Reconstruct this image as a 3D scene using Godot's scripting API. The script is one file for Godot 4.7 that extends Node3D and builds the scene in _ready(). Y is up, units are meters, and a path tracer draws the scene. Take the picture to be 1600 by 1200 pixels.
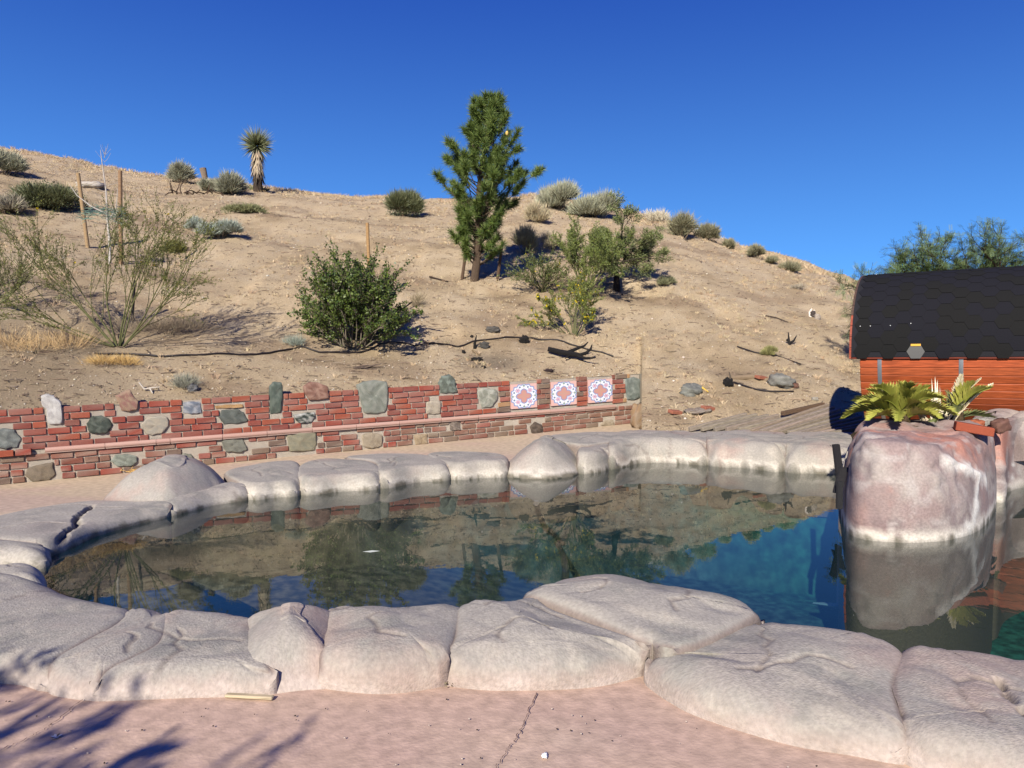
extends Node3D
# A rock-edged pool, a brick retaining wall, a barrel sauna and a dry hillside. Metres, y up, the camera looks along -z.

var rng := RandomNumberGenerator.new()
var M := {}
var used := {}
var n_lo := FastNoiseLite.new()
var n_hi := FastNoiseLite.new()
var n_ridge := FastNoiseLite.new()

const WA := Vector3(-5.845, -0.091, -8.736)
const WX := Vector3(0.87020, 0.02743, -0.49194)
const WY := Vector3(-0.02387, 0.99962, 0.01350)
const WZ := Vector3(0.49212, 0.00000, 0.87052)
const WATER := 0.0
var crest := [Vector2(-1.063, 0.319), Vector2(-0.779, 0.274), Vector2(-0.656, 0.252), Vector2(-0.607, 0.243), Vector2(-0.554, 0.234), Vector2(-0.501, 0.223), Vector2(-0.411, 0.209), Vector2(-0.304, 0.202), Vector2(-0.198, 0.189), Vector2(-0.091, 0.186), Vector2(0.025, 0.188), Vector2(0.132, 0.17), Vector2(0.214, 0.156), Vector2(0.272, 0.134), Vector2(0.33, 0.117), Vector2(0.38, 0.101), Vector2(0.443, 0.077), Vector2(0.539, 0.05), Vector2(0.664, 0.021), Vector2(0.997, 0.01), Vector2(1.495, 0.005)]
var crest_depth := [Vector2(-1.074, 36), Vector2(-0.661, 34), Vector2(-0.33, 31), Vector2(0, 29), Vector2(0.165, 27), Vector2(0.33, 25), Vector2(0.496, 23), Vector2(0.661, 22), Vector2(1.487, 22)]


class MB:
	var v := PackedVector3Array()
	var n := PackedVector3Array()
	var c := PackedColorArray()
	var uv := PackedVector2Array()
	var idx := PackedInt32Array()

	func tri(a: Vector3, b: Vector3, d: Vector3, col: Color) -> void:
		var k := v.size()
		var nn := (d - a).cross(b - a).normalized()
		v.append(a); v.append(b); v.append(d)
		n.append(nn); n.append(nn); n.append(nn)
		c.append(col); c.append(col); c.append(col)
		idx.append(k); idx.append(k + 1); idx.append(k + 2)

	func quad(a: Vector3, b: Vector3, d: Vector3, e: Vector3, col: Color) -> void:
		var k := v.size()
		var nn := (d - a).cross(b - a).normalized()
		v.append(a); v.append(b); v.append(d); v.append(e)
		for q in 4:
			n.append(nn); c.append(col)
		idx.append_array(PackedInt32Array([k, k + 1, k + 2, k, k + 2, k + 3]))

	# rows x cols lattice of points, front side where rows turn right into columns; smooth normals
	func lattice(p: PackedVector3Array, rows: int, cols: int, col: PackedColorArray, loop: bool, flip := false) -> void:
		var k := v.size()
		var nn := PackedVector3Array()
		nn.resize(p.size())
		var last := cols if loop else cols - 1
		for r in rows - 1:
			for q in last:
				var q2 := (q + 1) % cols
				var a := r * cols + q
				var b := r * cols + q2
				var d := (r + 1) * cols + q2
				var e := (r + 1) * cols + q
				if flip:
					var sw := b
					b = e
					e = sw
				var fn := (p[d] - p[a]).cross(p[b] - p[a]) + (p[e] - p[a]).cross(p[d] - p[a])
				nn[a] += fn; nn[b] += fn; nn[d] += fn; nn[e] += fn
				idx.append_array(PackedInt32Array([k + a, k + b, k + d, k + a, k + d, k + e]))
		for i in p.size():
			nn[i] = nn[i].normalized() if nn[i].length_squared() > 1e-20 else Vector3.UP
		v.append_array(p); n.append_array(nn); c.append_array(col)

	func tube(path: PackedVector3Array, rad: PackedFloat32Array, sides: int, col: Color, col_end = null) -> void:
		var k := v.size()
		var m := path.size()
		var ref := Vector3(0.31, 0.17, 0.93)
		for i in m:
			var t := (path[mini(i + 1, m - 1)] - path[maxi(i - 1, 0)]).normalized()
			var s := t.cross(ref)
			if s.length_squared() < 1e-4:
				s = t.cross(Vector3.RIGHT)
			s = s.normalized()
			var u := s.cross(t)
			var cc: Color = col if col_end == null else col.lerp(col_end, float(i) / (m - 1))
			for q in sides:
				var a := TAU * q / sides
				var o := s * cos(a) + u * sin(a)
				v.append(path[i] + o * rad[i]); n.append(o); c.append(cc)
		for i in m - 1:
			for q in sides:
				var q2 := (q + 1) % sides
				var a := k + i * sides + q
				var b := k + i * sides + q2
				idx.append_array(PackedInt32Array([a, b + sides, a + sides, a, b, b + sides]))
		for e in 2:
			var at := 0 if e == 0 else m - 1
			if rad[at] > 0.004:
				var o := (path[0] - path[1]) if e == 0 else (path[m - 1] - path[m - 2])
				var ring := k + at * sides
				var cen := v.size()
				v.append(path[at]); n.append(o.normalized()); c.append(col)
				for q in sides:
					v.append(v[ring + q]); n.append(o.normalized()); c.append(col)
				for q in sides:
					var a := cen + 1 + q
					var b := cen + 1 + (q + 1) % sides
					idx.append_array(PackedInt32Array([cen, b, a] if e == 0 else [cen, a, b]))

	# a leaf: two triangles folded along p -> tip
	func leaf(p: Vector3, along: Vector3, side: Vector3, col: Color) -> void:
		var m := p + along * 0.5
		quad(p, m - side, p + along, m + side, col)

	# a long blade in k pieces, bending by droop
	func blade(p: Vector3, dir: Vector3, side: Vector3, length: float, width: float, droop: float, k: int, col: Color, col_end: Color) -> void:
		var q := p
		var d := dir
		var w0 := width
		for i in k:
			var f := float(i + 1) / k
			var w1 := width * (1.0 - f) if f > 0.5 else width
			if i == k - 1:
				w1 = 0.0
			var q2 := q + d * (length / k)
			var cc := col.lerp(col_end, f)
			if w1 > 0.0:
				quad(q - side * w0, q2 - side * w1, q2 + side * w1, q + side * w0, cc)
			else:
				tri(q - side * w0, q2, q + side * w0, cc)
			q = q2
			w0 = w1
			d = (d + Vector3.DOWN * droop / k).normalized()

	# a box with chamfered edges, axes x y z (half sizes included)
	func slab(cen: Vector3, x: Vector3, y: Vector3, z: Vector3, ch: float, col: Color) -> void:
		var ax := [x, y, z]
		var fx := 1.0 - ch / maxf(x.length(), 1e-4)
		var fy := 1.0 - ch / maxf(y.length(), 1e-4)
		var fz := 1.0 - ch / maxf(z.length(), 1e-4)
		var f := [fx, fy, fz]
		# the six faces
		for a in 3:
			var b := (a + 1) % 3
			var d := (a + 2) % 3
			for s in [-1.0, 1.0]:
				var o: Vector3 = cen + ax[a] * s
				var p: Vector3 = ax[b] * f[b]
				var q: Vector3 = ax[d] * f[d]
				if s > 0:
					quad(o - p - q, o - p + q, o + p + q, o + p - q, col)
				else:
					quad(o - p - q, o + p - q, o + p + q, o - p + q, col)
		if ch <= 0.0:
			return
		# twelve bevels and eight corners
		for a in 3:
			var b := (a + 1) % 3
			var d := (a + 2) % 3
			for s in [-1.0, 1.0]:
				for t in [-1.0, 1.0]:
					var e1: Vector3 = cen + ax[b] * s + ax[d] * t * f[d]
					var e2: Vector3 = cen + ax[b] * s * f[b] + ax[d] * t
					var l: Vector3 = ax[a] * f[a]
					if s * t > 0:
						quad(e1 - l, e1 + l, e2 + l, e2 - l, col)
					else:
						quad(e1 - l, e2 - l, e2 + l, e1 + l, col)
		for sx in [-1.0, 1.0]:
			for sy in [-1.0, 1.0]:
				for sz in [-1.0, 1.0]:
					var a: Vector3 = cen + x * sx + y * sy * fy + z * sz * fz
					var b: Vector3 = cen + x * sx * fx + y * sy + z * sz * fz
					var d: Vector3 = cen + x * sx * fx + y * sy * fy + z * sz
					if sx * sy * sz > 0:
						tri(a, d, b, col)
					else:
						tri(a, b, d, col)

	func add(o: MB, t: Transform3D, tint: Color) -> void:
		var k := v.size()
		for i in o.v.size():
			v.append(t * o.v[i])
			n.append((t.basis * o.n[i]).normalized())
			c.append(o.c[i] * tint)
		for i in o.idx:
			idx.append(i + k)

	func mesh() -> ArrayMesh:
		var arr := []
		arr.resize(Mesh.ARRAY_MAX)
		arr[Mesh.ARRAY_VERTEX] = v
		arr[Mesh.ARRAY_NORMAL] = n
		arr[Mesh.ARRAY_COLOR] = c
		if uv.size() == v.size() and uv.size() > 0:
			arr[Mesh.ARRAY_TEX_UV] = uv
		arr[Mesh.ARRAY_INDEX] = idx
		var m := ArrayMesh.new()
		if v.size() > 0:
			m.add_surface_from_arrays(Mesh.PRIMITIVE_TRIANGLES, arr)
		return m


# ---------------------------------------------------------------- nodes
func numbered(nm: String, parent: Node) -> String:
	var key := str(parent.get_instance_id()) + "/" + nm
	var k: int = used.get(key, 0)
	used[key] = k + 1
	return nm if k == 0 else "%s_%03d" % [nm, k]


func put(nm: String, what, mat: Material, parent: Node = self) -> MeshInstance3D:
	var o := MeshInstance3D.new()
	o.mesh = what.mesh() if what is MB else what
	o.material_override = mat
	o.name = numbered(nm, parent)
	parent.add_child(o, true)
	return o


func thing(nm: String, label: String, cat: String, at := Vector3.ZERO, group := "") -> Node3D:
	var o := Node3D.new()
	o.name = numbered(nm, self)
	add_child(o, true)
	o.position = at
	return tag(o, label, cat, group)


func tag(o: Node3D, label: String, cat: String, group := "", kind := "") -> Node3D:
	o.set_meta("label", label)
	if cat:
		o.set_meta("category", cat)
	if group:
		o.set_meta("group", group)
	if kind:
		o.set_meta("kind", kind)
	return o


func struct(nm: String, what, mat: Material, label: String) -> MeshInstance3D:
	var o := put(nm, what, mat)
	o.set_meta("kind", "structure")
	o.set_meta("label", label)
	return o


func many(nm: String, base: MB, mat: Material, where: Array, tints: Array, parent: Node = self) -> MultiMeshInstance3D:
	var mm := MultiMesh.new()
	mm.transform_format = MultiMesh.TRANSFORM_3D
	mm.use_colors = true
	mm.mesh = base.mesh()
	mm.instance_count = where.size()
	for i in where.size():
		mm.set_instance_transform(i, where[i])
		mm.set_instance_color(i, tints[i])
	var o := MultiMeshInstance3D.new()
	o.multimesh = mm
	o.material_override = mat
	o.name = numbered(nm, parent)
	parent.add_child(o, true)
	o.set_meta("kind", "stuff")
	return o


func col(r: float, g: float, b: float) -> Color:
	return Color(r, g, b)


func jit(c: Color, by: float) -> Color:
	var k := 1.0 + rng.randf_range(-by, by)
	return Color(c.r * k * (1.0 + rng.randf_range(-by, by) * 0.3), c.g * k, c.b * k * (1.0 + rng.randf_range(-by, by) * 0.3))


func dir_rand() -> Vector3:
	var z := rng.randf_range(-1.0, 1.0)
	var a := rng.randf() * TAU
	var r := sqrt(1.0 - z * z)
	return Vector3(r * cos(a), z, r * sin(a))


func smooth(a: float, b: float, x: float) -> float:
	return smoothstep(a, b, x)


# ---------------------------------------------------------------- materials
func noise_tex(size: int, freq: float, octaves: int, lo: float, hi: float, seed_: int, kind := 0, contrast := 0.0) -> NoiseTexture2D:
	var f := FastNoiseLite.new()
	f.seed = seed_
	f.frequency = freq
	f.fractal_octaves = octaves
	if kind == 1:
		f.noise_type = FastNoiseLite.TYPE_CELLULAR
	elif kind == 2:
		f.fractal_type = FastNoiseLite.FRACTAL_RIDGED
	var t := NoiseTexture2D.new()
	t.width = size
	t.height = size
	t.seamless = true
	t.noise = f
	var g := Gradient.new()
	g.set_color(0, Color(lo, lo, lo))
	g.set_color(1, Color(hi, hi, hi))
	if contrast > 0.0:
		g.set_offset(0, contrast)
		g.set_offset(1, 1.0 - contrast)
	t.color_ramp = g
	return t


func mat(nm: String, rough: float, tex: Texture2D = null, bump: Texture2D = null, cm := 0.0, scale := 1.0, spec := 0.4) -> StandardMaterial3D:
	var m := StandardMaterial3D.new()
	m.resource_name = nm
	m.vertex_color_use_as_albedo = true
	m.roughness = rough
	m.metallic_specular = spec
	m.cull_mode = BaseMaterial3D.CULL_DISABLED
	if tex or bump:
		m.uv1_triplanar = true
		m.uv1_world_triplanar = true
		m.uv1_scale = Vector3.ONE * scale
	if tex:
		m.albedo_texture = tex
	if bump:
		m.heightmap_enabled = true
		m.heightmap_texture = bump
		m.heightmap_scale = cm
	M[nm] = m
	return m


func leafy(nm: String, rough: float, back: Color, spec := 0.35) -> StandardMaterial3D:
	var m := mat(nm, rough, null, null, 0.0, 1.0, spec)
	m.backlight_enabled = true
	m.backlight = back
	return m


func make_materials() -> void:
	var fine := noise_tex(1024, 0.045, 5, 0.72, 1.0, 3)
	var fine_b := noise_tex(1024, 0.03, 6, 0.0, 1.0, 5)
	var grit := noise_tex(1024, 0.16, 3, 0.80, 1.0, 7)
	var grit_b := noise_tex(1024, 0.11, 4, 0.0, 1.0, 9)
	var crack_b := noise_tex(1024, 0.012, 5, 0.0, 1.0, 11, 2)
	mat("rock", 0.82, noise_tex(1024, 0.03, 6, 0.86, 1.0, 21, 0, 0.2), noise_tex(1024, 0.06, 6, 0.0, 1.0, 77), 0.28, 1.0, 0.35)
	var veins := noise_tex(1024, 0.005, 4, 1.0, 0.72, 61, 2, 0.0)
	veins.color_ramp.set_offset(0, 0.955)
	veins.color_ramp.set_offset(1, 1.0)
	M["rock"].uv1_scale = Vector3(1.1, 1.2, 1.2)
	M["rock"].detail_enabled = true
	M["rock"].detail_albedo = veins
	M["rock"].detail_blend_mode = BaseMaterial3D.BLEND_MODE_MUL
	mat("deck", 0.72, noise_tex(1024, 0.015, 6, 0.86, 1.0, 23, 0, 0.15), noise_tex(1024, 0.05, 6, 0.0, 1.0, 79), 0.13, 0.6, 0.4)
	mat("sand", 0.95, noise_tex(1024, 0.16, 3, 0.82, 1.0, 17), grit_b, 2.0, 1.1, 0.2)
	M["deck"].uv1_scale = Vector3(0.7, 0.8, 0.8)
	M["sand"].detail_enabled = true
	M["sand"].detail_albedo = noise_tex(1024, 0.022, 5, 0.86, 1.0, 63, 0, 0.25)
	M["sand"].detail_blend_mode = BaseMaterial3D.BLEND_MODE_MUL
	mat("pebble", 0.9, grit, null, 0.0, 6.0, 0.3)
	mat("mortar", 0.95, grit, grit_b, 1.2, 4.0, 0.2)
	mat("brick", 0.88, grit, grit_b, 0.5, 5.0, 0.25)
	mat("stone", 0.85, noise_tex(512, 0.09, 5, 0.66, 1.0, 25, 0, 0.25), grit_b, 1.2, 4.0, 0.3)
	mat("terracotta", 0.7, fine, grit_b, 0.15, 4.0, 0.35)
	mat("basin", 0.9, noise_tex(1024, 0.012, 6, 0.55, 1.0, 27, 0, 0.2), null, 0.0, 0.5, 0.2)
	mat("bark", 0.95, grit, grit_b, 1.5, 5.0, 0.2)
	mat("burnt", 0.75, noise_tex(512, 0.05, 3, 0.3, 1.0, 33, 1), noise_tex(512, 0.05, 3, 0.0, 1.0, 33, 1), 1.5, 7.0, 0.4)
	mat("plain", 0.8)
	mat("plastic", 0.5)
	mat("steel", 0.42, fine, null, 0.0, 3.0, 0.5).metallic = 0.75
	mat("felt", 0.9, grit, grit_b, 0.12, 9.0, 0.25)
	var wood := mat("wood", 0.55, noise_tex(512, 0.02, 5, 0.74, 1.0, 41, 0, 0.1), null, 0.0, 1.0, 0.35)
	wood.uv1_world_triplanar = false
	wood.uv1_scale = Vector3(0.35, 3.5, 3.5)
	var old := mat("old_wood", 0.9, noise_tex(512, 0.02, 5, 0.72, 1.0, 43, 0, 0.1), null, 0.0, 1.0, 0.25)
	old.uv1_world_triplanar = false
	old.uv1_scale = Vector3(0.6, 8.0, 8.0)
	leafy("leaf", 0.5, col(0.22, 0.3, 0.05), 0.45)
	leafy("needle", 0.55, col(0.12, 0.18, 0.04), 0.4)
	leafy("sage", 0.8, col(0.15, 0.17, 0.1), 0.25)
	leafy("straw", 0.85, col(0.3, 0.24, 0.12), 0.2)
	leafy("petal", 0.6, col(0.5, 0.4, 0.02), 0.3)
	leafy("frond", 0.45, col(0.3, 0.32, 0.05), 0.45)
	mat("twig", 0.85)
	var w := StandardMaterial3D.new()
	w.resource_name = "water"
	w.transparency = BaseMaterial3D.TRANSPARENCY_ALPHA
	w.albedo_color = Color(Color(0.010, 0.042, 0.046).linear_to_srgb(), 0.22)
	w.roughness = 0.0
	w.metallic_specular = 0.43
	w.heightmap_enabled = true
	w.heightmap_texture = noise_tex(512, 0.012, 3, 0.0, 1.0, 51)
	w.heightmap_scale = 0.012
	w.uv1_triplanar = true
	w.uv1_world_triplanar = true
	w.uv1_scale = Vector3.ONE * 0.8
	M["water"] = w


# ---------------------------------------------------------------- ground shapes
func knots(tab: Array, t: float) -> float:
	if t <= tab[0].x:
		return tab[0].y
	for i in tab.size() - 1:
		if t <= tab[i + 1].x:
			return lerpf(tab[i].y, tab[i + 1].y, (t - tab[i].x) / (tab[i + 1].x - tab[i].x))
	return tab[-1].y


# how far along the wall a bearing meets it (0 to 1 between its ends)
func wall_share(t: float) -> float:
	return (8.736 * t + 5.845) / (8.091 - 4.574 * t)


# the depth at which the hill begins on a bearing
func hill_start(t: float) -> float:
	var d0 := 8.736 + 4.574 * minf(wall_share(t), 1.0) + 0.05
	return lerpf(d0, 10.7, smooth(0.1687, 0.1692, t))


func rise(d: float, d0: float, h0: float, dc: float, hc: float) -> float:
	var s := (d - d0) / (dc - d0)
	if s < 0.0:
		return h0
	if s <= 1.0:
		return h0 + (hc - h0) * s * (1.0 + 0.2 * (1.0 - s))
	var q := d - dc
	return maxf(0.0, hc + 0.8 * (hc - h0) / (dc - d0) * q - 0.03 * q * q)


func hill(x: float, z: float) -> float:
	var d := maxf(-z, 0.5)
	var t := clampf(x / d, -1.5, 1.5)
	# beyond the wall's right end the slope runs right down to the yard
	var m := lerpf(smooth(0.1687, 0.1692, t), smooth(0.06, 0.27, t), smooth(13.1, 15.3, d))
	var dc := knots(crest_depth, t)
	var hc := 1.5 + knots(crest, t) * dc
	var behind := rise(d, 8.736 + 4.574 * minf(wall_share(t), 1.0) + 0.05, 0.70 + 0.28 * clampf(wall_share(t), -0.3, 1.0), dc, hc)
	return lerpf(behind, rise(d, 10.7, 0.24, dc, hc), m)


func ground(x: float, z: float) -> float:
	var d := maxf(-z, 0.5)
	var t := clampf(x / d, -1.5, 1.5)
	var near := 8.786 + 4.574 * minf(wall_share(t), 1.0)
	var m := lerpf(smooth(0.1687, 0.1692, t), smooth(0.06, 0.27, t), smooth(13.1, 15.3, d))
	var up := smooth(0.0, 2.5, d - lerpf(near, 10.7, m))
	var h := hill(x, z)
	h += up * (n_lo.get_noise_2d(x * 0.55, z * 0.55) * 0.2 + n_lo.get_noise_2d(x * 2.1 + 40.0, z * 2.1) * 0.055 - maxf(0.0, n_ridge.get_noise_2d(x * 0.5, z * 0.22) - 0.45) * 0.22)
	h += (0.3 + 0.7 * up) * n_hi.get_noise_2d(x * 6.0, z * 6.0) * 0.022
	return h


func on(p: Vector2, up := 0.0) -> Vector3:
	return Vector3(p.x, ground(p.x, p.y) + up, p.y)


func path_height(x: float, z: float) -> float:
	var s := clampf((Vector3(x, 0, z) - WA).dot(Vector3(WX.x, 0, WX.z)) / 9.25, 0.0, 1.0)
	return (0.255 * s - 0.091) * smooth(-6.6, -8.8, z)


func inside(p: Vector2, poly: PackedVector2Array) -> bool:
	return Geometry2D.is_point_in_polygon(p, poly)


func edge_distance(p: Vector2, poly: PackedVector2Array) -> float:
	var best := 1e9
	for i in poly.size():
		var q := Geometry2D.get_closest_point_to_segment(p, poly[i], poly[(i + 1) % poly.size()])
		best = minf(best, q.distance_to(p))
	return best


func curve_loop(pts: Array, count: int) -> PackedVector2Array:
	var dense := PackedVector2Array()
	var n := pts.size()
	for i in n:
		for k in 12:
			dense.append(pts[i].cubic_interpolate(pts[(i + 1) % n], pts[(i + n - 1) % n], pts[(i + 2) % n], k / 12.0))
	var total := 0.0
	for i in dense.size():
		total += dense[i].distance_to(dense[(i + 1) % dense.size()])
	var out := PackedVector2Array()
	var step := total / count
	var need := 0.0
	var run := 0.0
	for i in dense.size():
		var a := dense[i]
		var b := dense[(i + 1) % dense.size()]
		var l := a.distance_to(b)
		while need < run + l and out.size() < count:
			out.append(a.lerp(b, (need - run) / maxf(l, 1e-6)))
			need += step
		run += l
	while out.size() < count:
		out.append(dense[-1])
	var area := 0.0
	for i in count:
		area += out[i].cross(out[(i + 1) % count])
	if area < 0:
		out.reverse()
	return out


# ---------------------------------------------------------------- rock work
func rock_colour(p: Vector3, o: Dictionary) -> Color:
	var a := n_lo.get_noise_3d(p.x * 2.4, p.y * 3.0, p.z * 2.4)
	var b := n_lo.get_noise_3d(p.x * 5.0 + 31.0, p.y * 5.0, p.z * 5.0)
	var f := n_hi.get_noise_3d(p.x * 9.0, p.y * 9.0 + 7.0, p.z * 9.0)
	var grey := col(0.335, 0.308, 0.264).lerp(col(0.258, 0.245, 0.212), smooth(-0.1, 0.5, b))
	var pink: float = o.get("pink", 0.35)
	var c := grey.lerp(col(0.37, 0.25, 0.205), clampf(smooth(0.12 - pink * 0.5, 0.75 - pink * 0.5, a + f * 0.3) * (0.25 + pink), 0.0, 1.0))
	c = c.lerp(col(0.25, 0.19, 0.18), smooth(0.1, 0.6, n_lo.get_noise_3d(p.x * 3.0 - 60.0, p.y * 2.0, p.z * 3.0)) * float(o.get("plum", 0.25)))
	c = c.lerp(col(0.42, 0.375, 0.31), smooth(0.15, 0.55, f + b * 0.4) * 0.5)
	if o.has("contrast"):
		c = col(0.27, 0.20, 0.185).lerp(col(0.35, 0.215, 0.18), smooth(-0.1, 0.35, a + f * 0.3)).lerp(col(0.36, 0.32, 0.285), smooth(0.1, 0.45, -a + b * 0.6) * 0.8)
		c = c.lerp(col(0.17, 0.13, 0.128), smooth(0.0, 0.35, b + f * 0.5) * 0.75)
		c = c.lerp(col(0.42, 0.17, 0.11), smooth(0.3, 0.6, a - b * 0.5 + f * 0.3) * 0.6)
		c = c.lerp(col(0.42, 0.38, 0.35), smooth(0.35, 0.6, n_ridge.get_noise_3d(p.x * 3.0, p.y * 4.0 + 11.0, p.z * 3.0) - 0.2 + f * 0.4) * 0.5)
	# washed base colour near the deck and lime where the water has stood
	if o.get("wet", false):
		var y := p.y - WATER + f * 0.05 + b * 0.03
		c = c.lerp(col(0.62, 0.57, 0.49), (1.0 - smooth(0.05, 0.13, y)) * smooth(-0.45, 0.2, f + 0.2) * float(o.get("lime", 0.7)))
		c = c.lerp(col(0.16, 0.145, 0.11), 1.0 - smooth(0.012, 0.05, y))
		if p.y < WATER + 0.004:
			c = col(0.055, 0.058, 0.042)
	else:
		var y := p.y + f * 0.05
		c = c.lerp(col(0.37, 0.26, 0.215), (1.0 - smooth(0.03, 0.11, y)) * 0.4)
		c = c.lerp(col(0.50, 0.43, 0.38), (1.0 - smooth(0.0, 0.05, y + b * 0.06)) * 0.45)
	return c


# a sculpted rock: an outline whose points also give the height of the edge (a joint with a neighbour, the deck or the water),
# filled up to a flat or domed top
func boulder(nm: String, label: String, pts: Array, top: float, o := {}) -> MeshInstance3D:
	var cols: int = o.get("cols", 148)
	cols = (cols / 4) * 4
	var rows: int = o.get("inner", 36) + 2
	var flat := []
	for p in pts:
		flat.append(Vector2(p.x, p.z))
	var loop := curve_loop(flat, cols)
	var flat_loop := PackedVector2Array()
	var base: float = o.get("base", -0.5)
	var w: float = o.get("w", 0.2)
	var dome: float = o.get("dome", 0.12)
	var amp: float = o.get("amp", 0.026) * float(o.get("rough", 0.62))
	var joint: float = o.get("joint", 0.055)
	var steep: int = o.get("steep", 10)
	rows += steep - 6
	var prof: float = o.get("prof", 0.0)
	var seed0: float = o.get("seed", 0.0)
	for q in cols:
		if q == 0:
			flat_loop = loop.duplicate()
		var tg := (flat_loop[(q + 1) % cols] - flat_loop[(q + cols - 1) % cols]).normalized()
		loop[q] = flat_loop[q] + Vector2(tg.y, -tg.x) * float(o.get("grow", 0.014))
	# coarse edge with its height and the width of its shoulder
	var ec := PackedVector2Array()
	var eh := PackedFloat32Array()
	var ew := PackedFloat32Array()
	for k in range(0, cols, 4):
		var q := loop[k]
		var best := 1e9
		var h := 0.0
		for m in pts.size():
			var a: Vector2 = flat[m]
			var b: Vector2 = flat[(m + 1) % pts.size()]
			var f := clampf((q - a).dot(b - a) / maxf((b - a).length_squared(), 1e-6), 0.0, 1.0)
			var d := q.distance_to(a.lerp(b, f))
			if d < best:
				best = d
				var ha: float = pts[m].y
				var hb: float = pts[(m + 1) % pts.size()].y
				h = lerpf(ha, hb, smooth(0.0, 0.3, f) if ha < hb else smooth(0.7, 1.0, f))
		var g := smooth(0.015, 0.06, h) * (0.0 if o.get("free", false) else 1.0)
		ec.append(q)
		eh.append(lerpf(h, maxf(h, top * 0.76), g * 0.85))
		ew.append(lerpf(w, joint, g))
	var cen := Vector2.ZERO
	for p in loop:
		cen += p / cols
	var sxx := 0.0
	var sxy := 0.0
	var syy := 0.0
	for p in loop:
		var d := p - cen
		sxx += d.x * d.x
		sxy += d.x * d.y
		syy += d.y * d.y
	var ang := 0.5 * atan2(2.0 * sxy, sxx - syy)
	var ax := Vector2(cos(ang), sin(ang))
	var ratio := 1.0 - sqrt(clampf((sxx * sin(ang) * sin(ang) - 2.0 * sxy * sin(ang) * cos(ang) + syy * cos(ang) * cos(ang)) / maxf(1e-6, sxx * cos(ang) * cos(ang) + 2.0 * sxy * sin(ang) * cos(ang) + syy * sin(ang) * sin(ang)), 0.05, 1.0))
	cen += o.get("shift", Vector2.ZERO)
	if o.get("free", false):
		ratio = 0.0
	var p3 := PackedVector3Array()
	p3.resize(rows * cols)
	var n_e := ec.size()
	var span := 0.0
	var rim := PackedFloat32Array()
	rim.resize(rows * cols)
	var edge_h := PackedFloat32Array()
	edge_h.resize(rows * cols)
	for q in cols:
		span = maxf(span, loop[q].distance_to(cen))
	for j in rows:
		for q in cols:
			var e := loop[q]
			var spine := cen + ax * (e - cen).dot(ax) * ratio * 0.9
			var reach := maxf(e.distance_to(spine), 0.01)
			var f0 := minf(0.8, ew[int(q / 4.0)] / reach)
			var f := 0.0
			if j >= 2:
				f = f0 * (1.0 - cos(PI * 0.5 * (j - 1) / steep)) if j - 1 <= steep else lerpf(f0, 1.0, float(j - 1 - steep) / (rows - 2 - steep))
			var xz := e.lerp(spine, f)
			var y := 1e9
			var near := 1e9
			for k in n_e:
				var k2 := (k + 1) % n_e
				var ed := ec[k2] - ec[k]
				var ff := clampf((xz - ec[k]).dot(ed) / maxf(ed.length_squared(), 1e-8), 0.0, 1.0)
				var d := xz.distance_to(ec[k] + ed * ff)
				if d < near:
					near = d
					edge_h[j * cols + q] = lerpf(eh[k], eh[k2], ff)
				var x := clampf(d / lerpf(ew[k], ew[k2], ff), 0.0, 1.0)
				var hk := lerpf(eh[k], eh[k2], ff)
				y = minf(y, hk + (top - hk) * (sqrt(maxf(0.0, 1.0 - (1.0 - x) * (1.0 - x))) if prof <= 0.0 else 1.0 - pow(1.0 - x, prof)))
			if o.has("contrast") and prof <= 0.0 and j >= 2 and j - 1 <= steep:
				var e0 := lerpf(eh[int(q / 4.0)], eh[(int(q / 4.0) + 1) % n_e], (q % 4) / 4.0)
				y = e0 + (top - e0) * sin(PI * 0.5 * (j - 1) / steep)
			if j < 2:
				y = lerpf(eh[int(q / 4.0)], eh[(int(q / 4.0) + 1) % n_e], (q % 4) / 4.0)
			y = y * (1.0 - dome * (1.0 - smooth(0.0, span * 0.7, near))) if y > 0.0 else y
			if j == 1 and o.get("wet", false) and y < 0.03:
				y = WATER - 0.05
			if j == 0:
				y = base
			p3[j * cols + q] = Vector3(xz.x, y, xz.y)
			rim[j * cols + q] = near
	# ease the creases
	for pass_ in (7 if o.get("free", false) else 3):
		var was := p3.duplicate()
		for j in range(3, rows):
			for q in cols:
				var i := j * cols + q
				var y := (was[j * cols + (q + 1) % cols].y + was[j * cols + (q + cols - 1) % cols].y + was[i - cols].y + was[mini(j + 1, rows - 1) * cols + q].y) / 4.0
				p3[i].y = lerpf(was[i].y, y, 0.6 if j > 5 else 0.15)
		var l0 := (rows - 1) * cols
		for q in cols:
			var a := 0.0
			var m := 0
			for r in range(0, cols, 2):
				if absf(p3[l0 + r].x - p3[l0 + q].x) < 0.06 and absf(p3[l0 + r].z - p3[l0 + q].z) < 0.06:
					a += p3[l0 + r].y
					m += 1
			was[l0 + q].y = a / m if m else p3[l0 + q].y
		for q in cols:
			p3[l0 + q].y = was[l0 + q].y
	var probe := MB.new()
	var blank := PackedColorArray()
	blank.resize(p3.size())
	probe.lattice(p3, rows, cols, blank, true)
	var up := 0.0
	for q in cols:
		up += probe.n[(rows - 6) * cols + q].y
	var flip := up < 0.0
	var sgn := -1.0 if flip else 1.0
	var marks: Array = o.get("marks", []).duplicate()
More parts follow.
